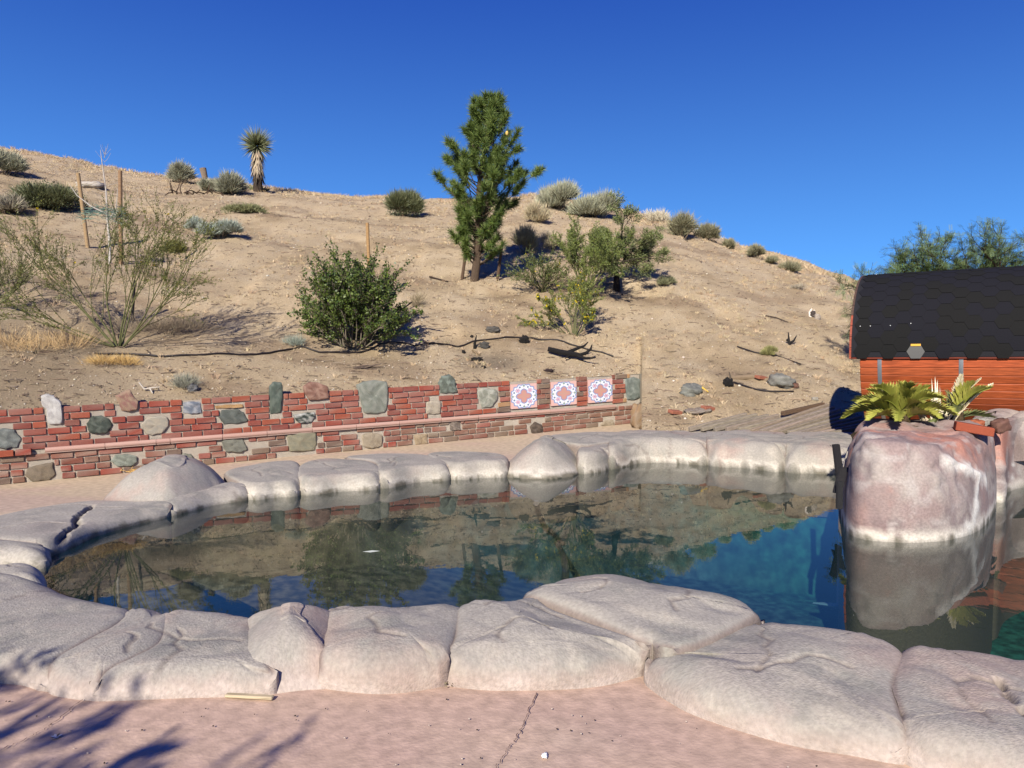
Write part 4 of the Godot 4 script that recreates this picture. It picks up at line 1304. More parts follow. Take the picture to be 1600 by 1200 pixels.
func build_wall() -> void:
	var wall := thing("brick_wall", "red brick retaining wall set with stones and patterned tiles", "wall", WA)
	wall.transform = Transform3D(Basis(WX, WY, WZ), WA)
	var end := 9.27
	# mortar bed
	var core := MB.new()
	var mort := col(0.58, 0.51, 0.42)
	var n := 150
	var p3 := PackedVector3Array()
	var cs := PackedColorArray()
	for j in 4:
		for i in n:
			var s := lerpf(-1.6, end, float(i) / (n - 1))
			var y: float = [-0.25, 0.348, 0.349, 0.835][j]
			var z: float = [0.012, 0.012, -0.016, -0.016][j]
			if j == 3:
				y += n_hi.get_noise_2d(s * 3.0, 5.0) * 0.012
			p3.append(Vector3(s, y, z))
			cs.append(jit(mort, 0.06))
	core.lattice(p3, 4, n, cs, false, true)
	core.quad(Vector3(-1.6, 0.83, -0.28), Vector3(-1.6, 0.835, -0.016), Vector3(end, 0.835, -0.016), Vector3(end, 0.83, -0.28), mort)
	core.quad(Vector3(end, -0.25, -0.28), Vector3(end, 0.83, -0.28), Vector3(end, 0.835, -0.016), Vector3(end, -0.25, 0.012), mort)
	put("mortar", core, M["mortar"], wall)
	# stones let into the wall: outline, how far it stands out, two tones
	var dk := col(0.075, 0.09, 0.075)
	var gg := col(0.24, 0.26, 0.215)
	var g2 := col(0.15, 0.17, 0.14)
	var cr := col(0.52, 0.46, 0.36)
	var tan_ := col(0.36, 0.28, 0.19)
	var stones := [
		[[Vector2(0.441, 0.983), Vector2(0.493, 1.018), Vector2(0.569, 0.983), Vector2(0.649, 0.895), Vector2(0.65, 0.668), Vector2(0.603, 0.641), Vector2(0.487, 0.658), Vector2(0.483, 0.831), Vector2(0.442, 0.894)], 0.03, col(0.74, 0.72, 0.68), col(0.55, 0.53, 0.50), "white stone standing above the wall top"],
		[[Vector2(0.886, 0.634), Vector2(0.944, 0.714), Vector2(1.046, 0.723), Vector2(1.139, 0.669), Vector2(1.162, 0.574), Vector2(1.103, 0.5), Vector2(0.981, 0.503), Vector2(0.907, 0.525)], 0.02, dk, col(0.15, 0.17, 0.14), "blackish green stone"],
		[[Vector2(1.208, 0.945), Vector2(1.294, 0.987), Vector2(1.38, 1.021), Vector2(1.41, 0.925), Vector2(1.464, 0.859), Vector2(1.445, 0.765), Vector2(1.359, 0.747), Vector2(1.269, 0.761), Vector2(1.252, 0.841)], 0.03, col(0.46, 0.32, 0.22), col(0.34, 0.18, 0.15), "pinkish tan stone standing above the wall top"],
		[[Vector2(1.478, 0.58), Vector2(1.547, 0.662), Vector2(1.692, 0.676), Vector2(1.786, 0.645), Vector2(1.788, 0.54), Vector2(1.718, 0.449), Vector2(1.586, 0.428), Vector2(1.509, 0.466)], 0.015, cr, col(0.40, 0.37, 0.31), "cream stone"],
		[[Vector2(1.965, 0.819), Vector2(2.071, 0.828), Vector2(2.177, 0.813), Vector2(2.186, 0.673), Vector2(2.063, 0.665), Vector2(1.959, 0.681)], 0.008, col(0.21, 0.24, 0.29), col(0.42, 0.43, 0.45), "blue-grey streaked stone"],
		[[Vector2(2.383, 0.601), Vector2(2.427, 0.689), Vector2(2.625, 0.692), Vector2(2.703, 0.637), Vector2(2.746, 0.524), Vector2(2.648, 0.497), Vector2(2.442, 0.505)], 0.01, col(0.13, 0.145, 0.13), col(0.17, 0.185, 0.165), "dark slate"],
		[[Vector2(3.045, 0.972), Vector2(3.105, 1.02), Vector2(3.197, 1.015), Vector2(3.219, 0.937), Vector2(3.18, 0.594), Vector2(3.029, 0.596)], 0.015, col(0.115, 0.145, 0.12), col(0.17, 0.20, 0.165), "tall dark green stone"],
		[[Vector2(3.323, 0.567), Vector2(3.479, 0.582), Vector2(3.636, 0.579), Vector2(3.634, 0.509), Vector2(3.569, 0.435), Vector2(3.404, 0.439)], 0.01, col(0.06, 0.075, 0.065), col(0.5, 0.5, 0.46), "dark stone veined with white"],
		[[Vector2(3.494, 0.939), Vector2(3.592, 1.004), Vector2(3.732, 0.97), Vector2(3.836, 0.912), Vector2(3.83, 0.761), Vector2(3.723, 0.741), Vector2(3.564, 0.743), Vector2(3.507, 0.842)], 0.03, col(0.28, 0.15, 0.11), col(0.40, 0.25, 0.19), "rough red-brown stone"],
		[[Vector2(4.247, 0.917), Vector2(4.352, 0.966), Vector2(4.542, 0.974), Vector2(4.694, 0.939), Vector2(4.696, 0.727), Vector2(4.659, 0.508), Vector2(4.476, 0.484), Vector2(4.316, 0.514), Vector2(4.277, 0.707)], 0.015, gg, col(0.33, 0.34, 0.29), "large grey-green stone"],
		[[Vector2(5.515, 0.888), Vector2(5.57, 0.981), Vector2(5.686, 1.004), Vector2(5.758, 0.933), Vector2(5.794, 0.728), Vector2(5.635, 0.718), Vector2(5.51, 0.735)], 0.012, g2, col(0.24, 0.28, 0.24), "green stone"],
		[[Vector2(6.129, 0.719), Vector2(6.23, 0.772), Vector2(6.374, 0.755), Vector2(6.497, 0.708), Vector2(6.482, 0.579), Vector2(6.366, 0.457), Vector2(6.21, 0.458), Vector2(6.158, 0.59)], 0.012, col(0.31, 0.32, 0.26), col(0.45, 0.45, 0.38), "pale speckled stone"],
		[[Vector2(5.29, 0.615), Vector2(5.383, 0.638), Vector2(5.527, 0.61), Vector2(5.5, 0.42), Vector2(5.396, 0.418), Vector2(5.274, 0.445)], 0.008, cr, col(0.44, 0.38, 0.3), "small cream stone"],
		[[Vector2(8.963, 0.777), Vector2(9.143, 0.801), Vector2(9.296, 0.761), Vector2(9.276, 0.429), Vector2(9.136, 0.393), Vector2(8.998, 0.424)], 0.02, col(0.19, 0.22, 0.20), col(0.28, 0.31, 0.28), "grey slab at the wall's right end"],
		[[Vector2(-0.052, 0.605), Vector2(0.023, 0.65), Vector2(0.157, 0.624), Vector2(0.226, 0.514), Vector2(0.183, 0.414), Vector2(0.071, 0.402), Vector2(-0.049, 0.443)], 0.015, col(0.19, 0.21, 0.20), col(0.27, 0.29, 0.27), "grey stone at the left edge"],
		[[Vector2(1.114, 0.163), Vector2(1.172, 0.228), Vector2(1.312, 0.23), Vector2(1.409, 0.189), Vector2(1.42, 0.124), Vector2(1.347, 0.076), Vector2(1.193, 0.084)], 0.045, gg, col(0.34, 0.37, 0.31), "rounded grey-green stone low in the wall"],
		[[Vector2(0.228, 0.089), Vector2(0.277, 0.173), Vector2(0.386, 0.2), Vector2(0.515, 0.209), Vector2(0.54, 0.069), Vector2(0.478, 0), Vector2(0.311, -0.003)], 0.045, col(0.31, 0.25, 0.18), col(0.23, 0.19, 0.14), "rough tan stone low in the wall"],
		[[Vector2(1.881, 0.142), Vector2(1.935, 0.178), Vector2(2.032, 0.16), Vector2(2.065, 0.05), Vector2(1.959, 0.045), Vector2(1.877, 0.069)], 0.04, col(0.25, 0.25, 0.20), col(0.31, 0.31, 0.25), "small grey stone low in the wall"],
		[[Vector2(2.4, 0.283), Vector2(2.473, 0.327), Vector2(2.656, 0.319), Vector2(2.722, 0.153), Vector2(2.648, 0.117), Vector2(2.457, 0.144), Vector2(2.413, 0.207)], 0.04, col(0.27, 0.27, 0.22), col(0.20, 0.2, 0.165), "grey stone low in the wall"],
		[[Vector2(3.226, 0.296), Vector2(3.339, 0.339), Vector2(3.617, 0.325), Vector2(3.638, 0.173), Vector2(3.607, 0.06), Vector2(3.414, 0.052), Vector2(3.26, 0.076), Vector2(3.248, 0.207)], 0.045, col(0.36, 0.33, 0.23), col(0.27, 0.26, 0.19), "large yellowish stone low in the wall"],
		[[Vector2(4.268, 0.217), Vector2(4.419, 0.241), Vector2(4.58, 0.19), Vector2(4.574, 0.024), Vector2(4.411, 0.003), Vector2(4.28, 0.042)], 0.04, col(0.45, 0.38, 0.28), col(0.35, 0.29, 0.21), "cream stone low in the wall"],
		[[Vector2(5.051, 0.15), Vector2(5.274, 0.151), Vector2(5.279, -0.002), Vector2(5.086, -0.004)], 0.035, col(0.45, 0.35, 0.23), col(0.38, 0.29, 0.19), "tan block low in the wall"],
		[[Vector2(5.642, 0.284), Vector2(5.728, 0.316), Vector2(5.812, 0.281), Vector2(5.809, 0.164), Vector2(5.723, 0.152), Vector2(5.639, 0.178)], 0.04, col(0.22, 0.18, 0.15), col(0.28, 0.23, 0.19), ""],
		[[Vector2(7.036, 0.116), Vector2(7.121, 0.181), Vector2(7.252, 0.13), Vector2(7.273, 0.024), Vector2(7.164, -0.028), Vector2(7.057, 0.011)], 0.06, col(0.11, 0.085, 0.07), col(0.17, 0.13, 0.1), "dark lump low in the wall"],
		[[Vector2(8.41, 0.028), Vector2(8.518, 0.107), Vector2(8.678, 0.095), Vector2(8.704, 0.005), Vector2(8.582, -0.029)], 0.035, col(0.42, 0.35, 0.26), col(0.34, 0.28, 0.2), ""],
		[[Vector2(2.344, 0.753), Vector2(2.532, 0.757), Vector2(2.7, 0.746), Vector2(2.698, 0.704), Vector2(2.514, 0.708), Vector2(2.349, 0.711)], 0.004, col(0.46, 0.27, 0.12), col(0.5, 0.32, 0.16), ""],
	]
	var holes := []
	var i := 0
	for st in stones:
		holes.append(st[0])
		var o := put("stone", face_stone(st[0], st[1] * 0.6 + (0.012 if st[0][0].y < 0.33 else 0.0), -0.08, i * 1.37, (st[2] as Color) * 1.25, (st[3] as Color) * 1.35), M["stone"], wall)
		if st[4]:
			o.set_meta("label", st[4])
		i += 1
	# three painted tiles
	var face := tile_face()
	i = 0
	for tl in [[Vector2(6.706, 0.867), Vector2(6.695, 0.476), Vector2(7.175, 0.434)], [Vector2(7.452, 0.861), Vector2(7.442, 0.458), Vector2(7.939, 0.415)], [Vector2(8.18, 0.858), Vector2(8.171, 0.443), Vector2(8.671, 0.4)]]:
		var a: Vector2 = tl[0]
		var w: float = (tl[2].x - tl[1].x) * 1.0
		var c := Vector2(a.x + w / 2.0, 0.603)
		var hh := 0.192
		var mb := MB.new()
		for q in [[Vector3(-w / 2, -hh, 0.012), Vector2(0, 1)], [Vector3(-w / 2, hh, 0.012), Vector2(0, 0)], [Vector3(w / 2, hh, 0.012), Vector2(1, 0)], [Vector3(w / 2, -hh, 0.012), Vector2(1, 1)]]:
			mb.v.append(q[0]); mb.n.append(Vector3.BACK); mb.c.append(Color.WHITE); mb.uv.append(q[1])
		mb.idx.append_array(PackedInt32Array([0, 1, 2, 0, 2, 3]))
		var at := Vector3(c.x, c.y, 0)
		var body := MB.new()
		body.slab(Vector3(0, 0, -0.004), Vector3(w / 2 + 0.002, 0, 0), Vector3(0, hh + 0.002, 0), Vector3(0, 0, 0.0135), 0.003, col(0.55, 0.3, 0.25))
		var o := put("patterned_tile", body, M["terracotta"], wall)
		o.position = at
		o.set_meta("label", ["left patterned tile", "middle patterned tile", "right patterned tile"][i])
		var pr := put("print", mb, face, o)
		pr.position = Vector3(0, 0, -0.001)
		holes.append([Vector2(c.x - w / 2, c.y - hh), Vector2(c.x - w / 2, c.y + hh), Vector2(c.x + w / 2, c.y + hh), Vector2(c.x + w / 2, c.y - hh)])
		i += 1
	# bricks, course by course
	var tones := [col(0.33, 0.075, 0.052), col(0.29, 0.068, 0.05), col(0.37, 0.098, 0.058), col(0.25, 0.065, 0.05), col(0.34, 0.125, 0.095), col(0.23, 0.085, 0.06), col(0.25, 0.135, 0.095), col(0.22, 0.155, 0.11), col(0.44, 0.26, 0.13), col(0.30, 0.12, 0.085), col(0.19, 0.13, 0.10)]
	var cache := {}
	var laid := []
	for row in 10:
		var low := row < 4
		var t0 := 0.006 + row * 0.082 if low else 0.376 + (row - 4) * 0.0825
		var t1 := t0 + (0.064 if low else 0.066)
		var gaps := row_gaps(holes, t0 + 0.004, t1 - 0.004)
		var s := -0.75 + (0.115 if row % 2 else 0.0) + rng.randf_range(-0.02, 0.02)
		while s < end - 0.05:
			var l := 0.231
			if rng.randf() < (0.22 if low else 0.1):
				l = rng.randf_range(0.09, 0.16)
			var e := minf(s + l, end)
			var a := s
			var b := e
			for g in gaps:
				if g.x <= a and g.y >= b:
					b = a
				elif g.x > a and g.x < b:
					b = g.x
				elif g.y > a and g.y < b:
					a = g.y
			if b - a > 0.045 and not (low and rng.randf() < 0.05):
				laid.append([(a + b) / 2.0, (t0 + t1) / 2.0, b - a, row])
			s = e + (0.014 if not low else 0.016)
	for k in 4:
		laid.append([-0.28 + k * 0.172, 0.358, 0.155, 20])
	laid.sort_custom(func(p, q): return p[0] < q[0])
	var rest := MB.new()
	var count := 0
	for br in laid:
		var low: bool = br[3] < 4
		var k := rng.randi() % 5
		if low:
			k = [0, 1, 4, 5, 5, 6, 6, 7, 9, 9, 10, 3][rng.randi() % 12]
			if br[0] > 5.2 and rng.randf() < 0.75:
				k = [6, 6, 9, 7, 5][rng.randi() % 5]
		elif br[0] > 6.45 and rng.randf() < 0.72:
			k = [6, 7, 8, 5, 9, 10, 6, 2][rng.randi() % 8]
		elif br[0] < 5.0 and br[0] > 2.5 and rng.randf() < 0.5:
			k = 2
		var z := 0.012 if low else -0.014
		z += rng.randf_range(-0.004, 0.004)
		var depth := 0.016
		if br[3] == 20:
			depth = 0.035
			z = 0.035
			k = [0, 2, 0, 1][int(br[0] * 7.0 + 9.0) % 4]
		var len_q := snappedf(br[2], 0.012)
		var variant := rng.randi() % 2
		var tone: Color = (tones[k] as Color).lerp(col(0.30, 0.19, 0.15), rng.randf() * 0.16)
		var h := 0.0335 if low else 0.0345
		var key := "%d %.3f %d %d" % [k, len_q, variant, int(low) + (2 if br[3] == 20 else 0)]
		if not cache.has(key):
			var mb := MB.new()
			mb.slab(Vector3.ZERO, Vector3(len_q / 2, 0, 0), Vector3(0, h, 0), Vector3(0, 0, depth), 0.006 if low else 0.0045, tones[k])
			for q in mb.v.size():
				var p: Vector3 = mb.v[q]
				mb.v[q] = p + Vector3(1, 1, 0.7) * n_hi.get_noise_3d(p.x * 30.0 + variant * 9.0 + k, p.y * 40.0, p.z * 40.0) * (0.007 if low else 0.003)
				mb.c[q] = jit(tone, 0.1).lerp(col(0.42, 0.36, 0.29), maxf(0.0, n_hi.get_noise_2d(p.x * 25.0 + k * 3.0 + variant * 7.0, p.y * 20.0)) * (1.0 if low else 0.7))
			cache[key] = [mb, mb.mesh()]
		var tf := Transform3D(Basis(Vector3.BACK, rng.randf_range(-0.012, 0.012) * (2.0 if low else 1.0)), Vector3(br[0], br[1], z))
		if count < 300:
			put("brick", cache[key][1], M["brick"], wall).transform = tf
		else:
			rest.add(cache[key][0], tf, Color.WHITE)
		count += 1
	if count > 300:
		put("far_bricks", rest, M["brick"], wall).set_meta("kind", "stuff")
	# the pink half-round moulding
	var s := 0.45
	var lens := [0.62, 0.56, 0.16, 0.62, 0.56, 0.6, 0.62, 0.64, 0.66, 0.62, 0.66, 0.64, 0.68, 0.62]
	for l in lens:
		var e: float = minf(s + l, 9.31)
		if e - s < 0.05:
			break
		var y0 := lerpf(0.362, 0.322, s / 9.3)
		var y1 := lerpf(0.362, 0.322, e / 9.3)
		var mb := MB.new()
		var c := jit(col(0.50, 0.315, 0.255), 0.07)
		mb.tube(PackedVector3Array([Vector3(s, y0, 0.036), Vector3((s + e) / 2, (y0 + y1) / 2, 0.037), Vector3(e - 0.006, y1, 0.036)]), PackedFloat32Array([0.031, 0.0315, 0.031]), 14, c)
		mb.slab(Vector3((s + e) / 2, (y0 + y1) / 2 - 0.03, 0.022), Vector3((e - s) / 2 - 0.004, (y1 - y0) / 2, 0), Vector3(0, 0.007, 0), Vector3(0, 0, 0.032), 0.003, col(0.5, 0.36, 0.3))
		put("moulding", mb, M["terracotta"], wall)
		s = e


# the print on a tile: a red four-lobed flower, blue outlines, rosettes on white, pink corners
func tile_face() -> StandardMaterial3D:
	var n := 192
	var im := Image.create(n, n, false, Image.FORMAT_RGB8)
	for y in n:
		for x in n:
			var u := (x + 0.5) / n * 2.0 - 1.0
			var v := (y + 0.5) / n * 2.0 - 1.0
			var r := sqrt(u * u + v * v)
			var a := atan2(v, u)
			var c := Color(0.80, 0.81, 0.83)
			var blue := Color(0.45, 0.52, 0.68)
			var scallop := 0.93 + 0.05 * cos(a * 16.0)
			if r > scallop:
				c = Color(0.76, 0.62, 0.59) if r > scallop + 0.09 else blue
			for k in 8:
				var b := k * PI / 4.0 + PI / 8.0
				var p := Vector2(cos(b), sin(b)) * 0.8
				if Vector2(u, v).distance_to(p) < 0.075:
					c = Color(0.38, 0.45, 0.55)
			for k in 4:
				var b := k * PI / 2.0 + PI / 4.0
				var p := Vector2(u, v) - Vector2(cos(b), sin(b)) * 0.66
				var pr := p.length()
				if pr < 0.17 + 0.03 * cos(atan2(p.y, p.x) * 6.0):
					c = Color(0.80, 0.62, 0.64) if pr > 0.06 else Color(0.5, 0.52, 0.66)
					if pr > 0.14:
						c = blue
				b = k * PI / 2.0
				var t := Vector2(cos(b), sin(b)) * 0.86
				if Vector2(u, v).distance_to(t) < 0.09:
					c = Color(0.45, 0.56, 0.55)
			var petal := 0.30 + 0.24 * absf(cos(a * 2.0))
			if r < petal + 0.08:
				c = blue if r > petal else Color(0.68, 0.50, 0.49)
				if r < petal - 0.12:
					c = Color(0.69, 0.52, 0.47)
			if absf(u) < 0.016 or absf(v) < 0.016:
				c = c.lerp(Color(0.62, 0.56, 0.52), 0.6)
			im.set_pixel(x, y, c)
	var m := StandardMaterial3D.new()
	m.resource_name = "tile_print"
	m.albedo_texture = ImageTexture.create_from_image(im)
	m.roughness = 0.3
	m.cull_mode = BaseMaterial3D.CULL_DISABLED
	return m


# ---------------------------------------------------------------- the barrel sauna
func build_sauna() -> void:
	var r := 0.965
	var length := 2.75
	var t := thing("barrel_sauna", "red-brown wooden barrel sauna under a black shingle roof", "sauna", Vector3(4.616, 1.40, -9.85))
	var ax := Vector3(0.835, 0.012, 0.55).normalized()
	var zz := ax.cross(Vector3.UP).normalized()
	zz = Vector3(-ax.z, 0, ax.x).normalized()
	t.basis = Basis(ax, zz.cross(ax), zz)
	var ring := func(th: float, rad: float, x: float) -> Vector3:
		return Vector3(x, sin(th) * rad, cos(th) * rad)
	# staves
	var step := deg_to_rad(5.3)
	for i in 34:
		var th := -deg_to_rad(1.6) - step * i
		var mb := MB.new()
		var c := jit(col(0.36, 0.080, 0.026), 0.16)
		mb.slab(Vector3.ZERO, Vector3(length / 2, 0, 0), Vector3(0, r * step / 2 - 0.0015, 0), Vector3(0, 0, 0.02), 0.006, c)
		var o := put("stave", mb, M["wood"], t)
		o.transform = Transform3D(Basis(Vector3.RIGHT, -th), (ring as Callable).call(th, r - 0.02, length / 2))
	# roof sheet
	var a0 := deg_to_rad(-2.0)
	var a1 := deg_to_rad(182.0)
	var p3 := PackedVector3Array()
	var cs := PackedColorArray()
	for j in 60:
		for q in [[r + 0.028, -0.09], [r + 0.03, -0.088], [r + 0.03, length + 0.09], [r + 0.0, length + 0.09], [r + 0.0, -0.09]]:
			p3.append((ring as Callable).call(lerpf(a0, a1, j / 59.0), q[0], q[1]))
			cs.append(col(0.022, 0.022, 0.024))
	var roof_mb := MB.new()
	roof_mb.lattice(p3, 60, 5, cs, true)
	if roof_mb.n[30 * 5 + 2].y < 0.0:
		roof_mb = MB.new()
		roof_mb.lattice(p3, 60, 5, cs, true, true)
	var roof := put("roof", roof_mb, M["felt"], t)
	# hexagonal shingles
	var s := 0.093
	var pitch := s * sqrt(3.0) / (r + 0.03)
	var hexes := []
	var bare: ArrayMesh
	for k in 4:
		var mb := MB.new()
		var tone := jit(col(0.0145, 0.0145, 0.016), 0.05)
		var rows := []
		for j in 5:
			var f := j / 4.0 * 2.0 - 1.0
			var half := s * (1.0 - absf(f) * 0.5) * 1.015
			var th := f * pitch / 2.0 * 1.02
			var rad := r + 0.0335 + 0.003 * (1.0 - f) + (0.002 if k == 2 else 0.0)
			rows.append([Vector3(-half, sin(th) * rad, cos(th) * rad), Vector3(half, sin(th) * rad, cos(th) * rad)])
		for j in 4:
			mb.quad(rows[j][0], rows[j + 1][0], rows[j + 1][1], rows[j][1], tone)
		var dn := func(p: Vector3) -> Vector3:
			return Vector3(p.x, p.y * 0.994, p.z * 0.994)
		for j in 4:
			for e in 2:
				var a: Vector3 = rows[j][e]
				var b: Vector3 = rows[j + 1][e]
				if e == 1:
					mb.quad(a, b, (dn as Callable).call(b), (dn as Callable).call(a), tone)
				else:
					mb.quad(a, (dn as Callable).call(a), (dn as Callable).call(b), b, tone)
		mb.quad(rows[0][0], rows[0][1], (dn as Callable).call(rows[0][1]), (dn as Callable).call(rows[0][0]), tone)
		hexes.append(mb.mesh())
		if k == 3:
			for q in mb.c.size():
				mb.c[q] = col(0.085, 0.083, 0.082)
			bare = mb.mesh()
	var cols := int(length / (1.5 * s)) + 2
	for i in cols:
		for j in 13:
			var th := a0 + pitch * (j + (0.5 if i % 2 else 0.0)) + pitch * 0.4
			var x := 1.5 * s * i + 0.03
			if i == 4 and j == 0:
				var g := put("bare_patch", bare, M["plain"], roof)
				g.transform = Transform3D(Basis(Vector3.RIGHT, -th), Vector3(x, 0, 0))
				var strip := MB.new()
				strip.slab(Vector3(0, 0.07, r + 0.037), Vector3(0.05, 0, 0), Vector3(0, 0.012, 0), Vector3(0, 0, 0.004), 0.0, col(0.62, 0.33, 0.05))
				var sp := put("yellow_strip", strip, M["plain"], roof)
				sp.transform = g.transform
				continue
			var o := put("shingle", hexes[rng.randi() % 4], M["felt"], roof)
			o.transform = Transform3D(Basis(Vector3.RIGHT, -th), Vector3(x, 0, 0))
	for nd in [[0.0, 0.33], [0.11, 0.33], [0.32, 0.33], [0.53, 0.35], [0.06, 1.36]]:
		var dot := MB.new()
		dot.add(stone_mesh(Vector3(0.005, 0.005, 0.004), 1.0, col(0.75, 0.75, 0.72), col(0.75, 0.75, 0.72), 0.0, 0.0, 6, 8), Transform3D(Basis(), Vector3(0, 0, r + 0.043)), Color.WHITE)
		put("nail_head", dot, M["plain"], roof).transform = Transform3D(Basis(Vector3.RIGHT, -nd[1]), Vector3(nd[0], 0, 0))
	# eave lath and the board at the left eave
	var lath := MB.new()
	lath.slab((ring as Callable).call(deg_to_rad(-2.4), r + 0.012, length / 2), Vector3(length / 2 + 0.08, 0, 0), Vector3(0, 0.017, 0), Vector3(0, 0, 0.01), 0.003, col(0.16, 0.028, 0.012))
	put("eave_lath", lath, M["wood"], t)
	for e in [-0.1, length + 0.1]:
		var board := MB.new()
		for k in 24:
			var th0 := lerpf(-0.06, PI + 0.06, k / 24.0)
			var th1 := lerpf(-0.06, PI + 0.06, (k + 1) / 24.0)
			var m := (th0 + th1) / 2.0
			var cc := col(0.30, 0.066, 0.035) if k < 4 else col(0.10, 0.06, 0.045)
			board.slab((ring as Callable).call(m, r + 0.0, e), Vector3(0.012, 0, 0), Vector3(0, cos(m), -sin(m)) * r * (th1 - th0) / 2.0, Vector3(0, sin(m), cos(m)) * 0.03, 0.002, cc)
		put("roof_edge_board", board, M["wood"], t)
	# steel bands
	for x in [0.212, 1.031, 1.85, 2.6]:
		var b := MB.new()
		var q3 := PackedVector3Array()
		var qc := PackedColorArray()
		for k in 50:
			var th := lerpf(deg_to_rad(-3.0), deg_to_rad(-177.0), k / 49.0)
			for w in [[-0.022, 0.001], [-0.0215, 0.005], [0.0215, 0.005], [0.022, 0.001]]:
				q3.append((ring as Callable).call(th, r + w[1], x + w[0]))
				qc.append(col(0.42, 0.45, 0.47))
		b.lattice(q3, 50, 4, qc, false)
		if b.n[5 * 4 + 1].z < 0.0:
			b = MB.new()
			b.lattice(q3, 50, 4, qc, false, true)
		put("steel_band", b, M["steel"], t)
	# end walls, cradles
	for x in [0.1, length - 0.1]:
		var boards := MB.new()
		for k in 16:
			var y := lerpf(-r, r, (k + 0.5) / 16.0)
			var half := sqrt(maxf(0.01, (r - 0.04) * (r - 0.04) - y * y))
			boards.slab(Vector3(x, y, 0), Vector3(0.018, 0, 0), Vector3(0, r / 16.0 - 0.002, 0), Vector3(0, 0, half), 0.004, jit(col(0.32, 0.07, 0.022), 0.1))
		put("end_wall", boards, M["wood"], t)
	for x in [0.5, length - 0.5]:
		var cr := MB.new()
		cr.slab(Vector3(x, -r - 0.07, 0), Vector3(0.06, 0, 0), Vector3(0, 0.12, 0), Vector3(0, 0, 0.7), 0.005, col(0.22, 0.06, 0.02))
		put("cradle", cr, M["wood"], t)


func build_boardwalk() -> void:
	var t := thing("boardwalk", "weathered grey slatted boards lying beside the barrel sauna", "boardwalk", on(Vector2(3.661, -10.957)))
	var base := t.position
	var ends := [
		[Vector2(2.75, -10.863), Vector2(3.42, -11.192)], [Vector2(2.923, -10.866), Vector2(3.565, -11.177)], [Vector2(3.106, -10.869), Vector2(3.728, -11.163)], [Vector2(3.27, -10.871), Vector2(3.88, -11.17)], [Vector2(3.446, -10.854), Vector2(4.037, -11.114)],
		[Vector2(3.586, -10.836), Vector2(4.753, -11.577)], [Vector2(3.715, -10.818), Vector2(4.824, -11.514)], [Vector2(3.844, -10.8), Vector2(4.893, -11.449)], [Vector2(3.964, -10.781), Vector2(4.961, -11.384)], [Vector2(4.092, -10.762), Vector2(5.046, -11.318)], [Vector2(4.219, -10.742), Vector2(5.108, -11.224)], [Vector2(4.346, -10.721), Vector2(5.187, -11.13)], [Vector2(4.472, -10.7), Vector2(5.254, -11.035)], [Vector2(4.583, -10.626), Vector2(5.35, -10.965)]]
	for e in ends:
		var a := on(e[0], 0.07) - base
		var b := on(e[1], 0.07) - base
		var far := (b - a).normalized()
		a -= far * 0.3
		var side := far.cross(Vector3.UP).normalized()
		var mb := MB.new()
		var half := (b - a).length() / 2.0
		mb.slab(Vector3.ZERO, Vector3(half, 0, 0), Vector3(0, 0.03, 0), Vector3(0, 0, 0.029), 0.006, jit(col(0.30, 0.245, 0.195), 0.16))
		var o := put("plank", mb, M["old_wood"], t)
		o.transform = Transform3D(Basis(far, side.cross(far), side), (a + b) / 2.0)
	var edge := MB.new()
	var a := on(Vector2(3.945, -11.195), 0.09) - base
	var b := on(Vector2(4.692, -11.57), 0.09) - base
	var far := (b - a).normalized()
	var side := far.cross(Vector3.UP).normalized()
	edge.slab((a + b) / 2.0, (b - a) / 2.0, Vector3(0, 0.03, 0), side * 0.035, 0.006, col(0.2, 0.13, 0.09))
	put("edge_board", edge, M["bark"], t).set_meta("label", "thicker reddish edge board")


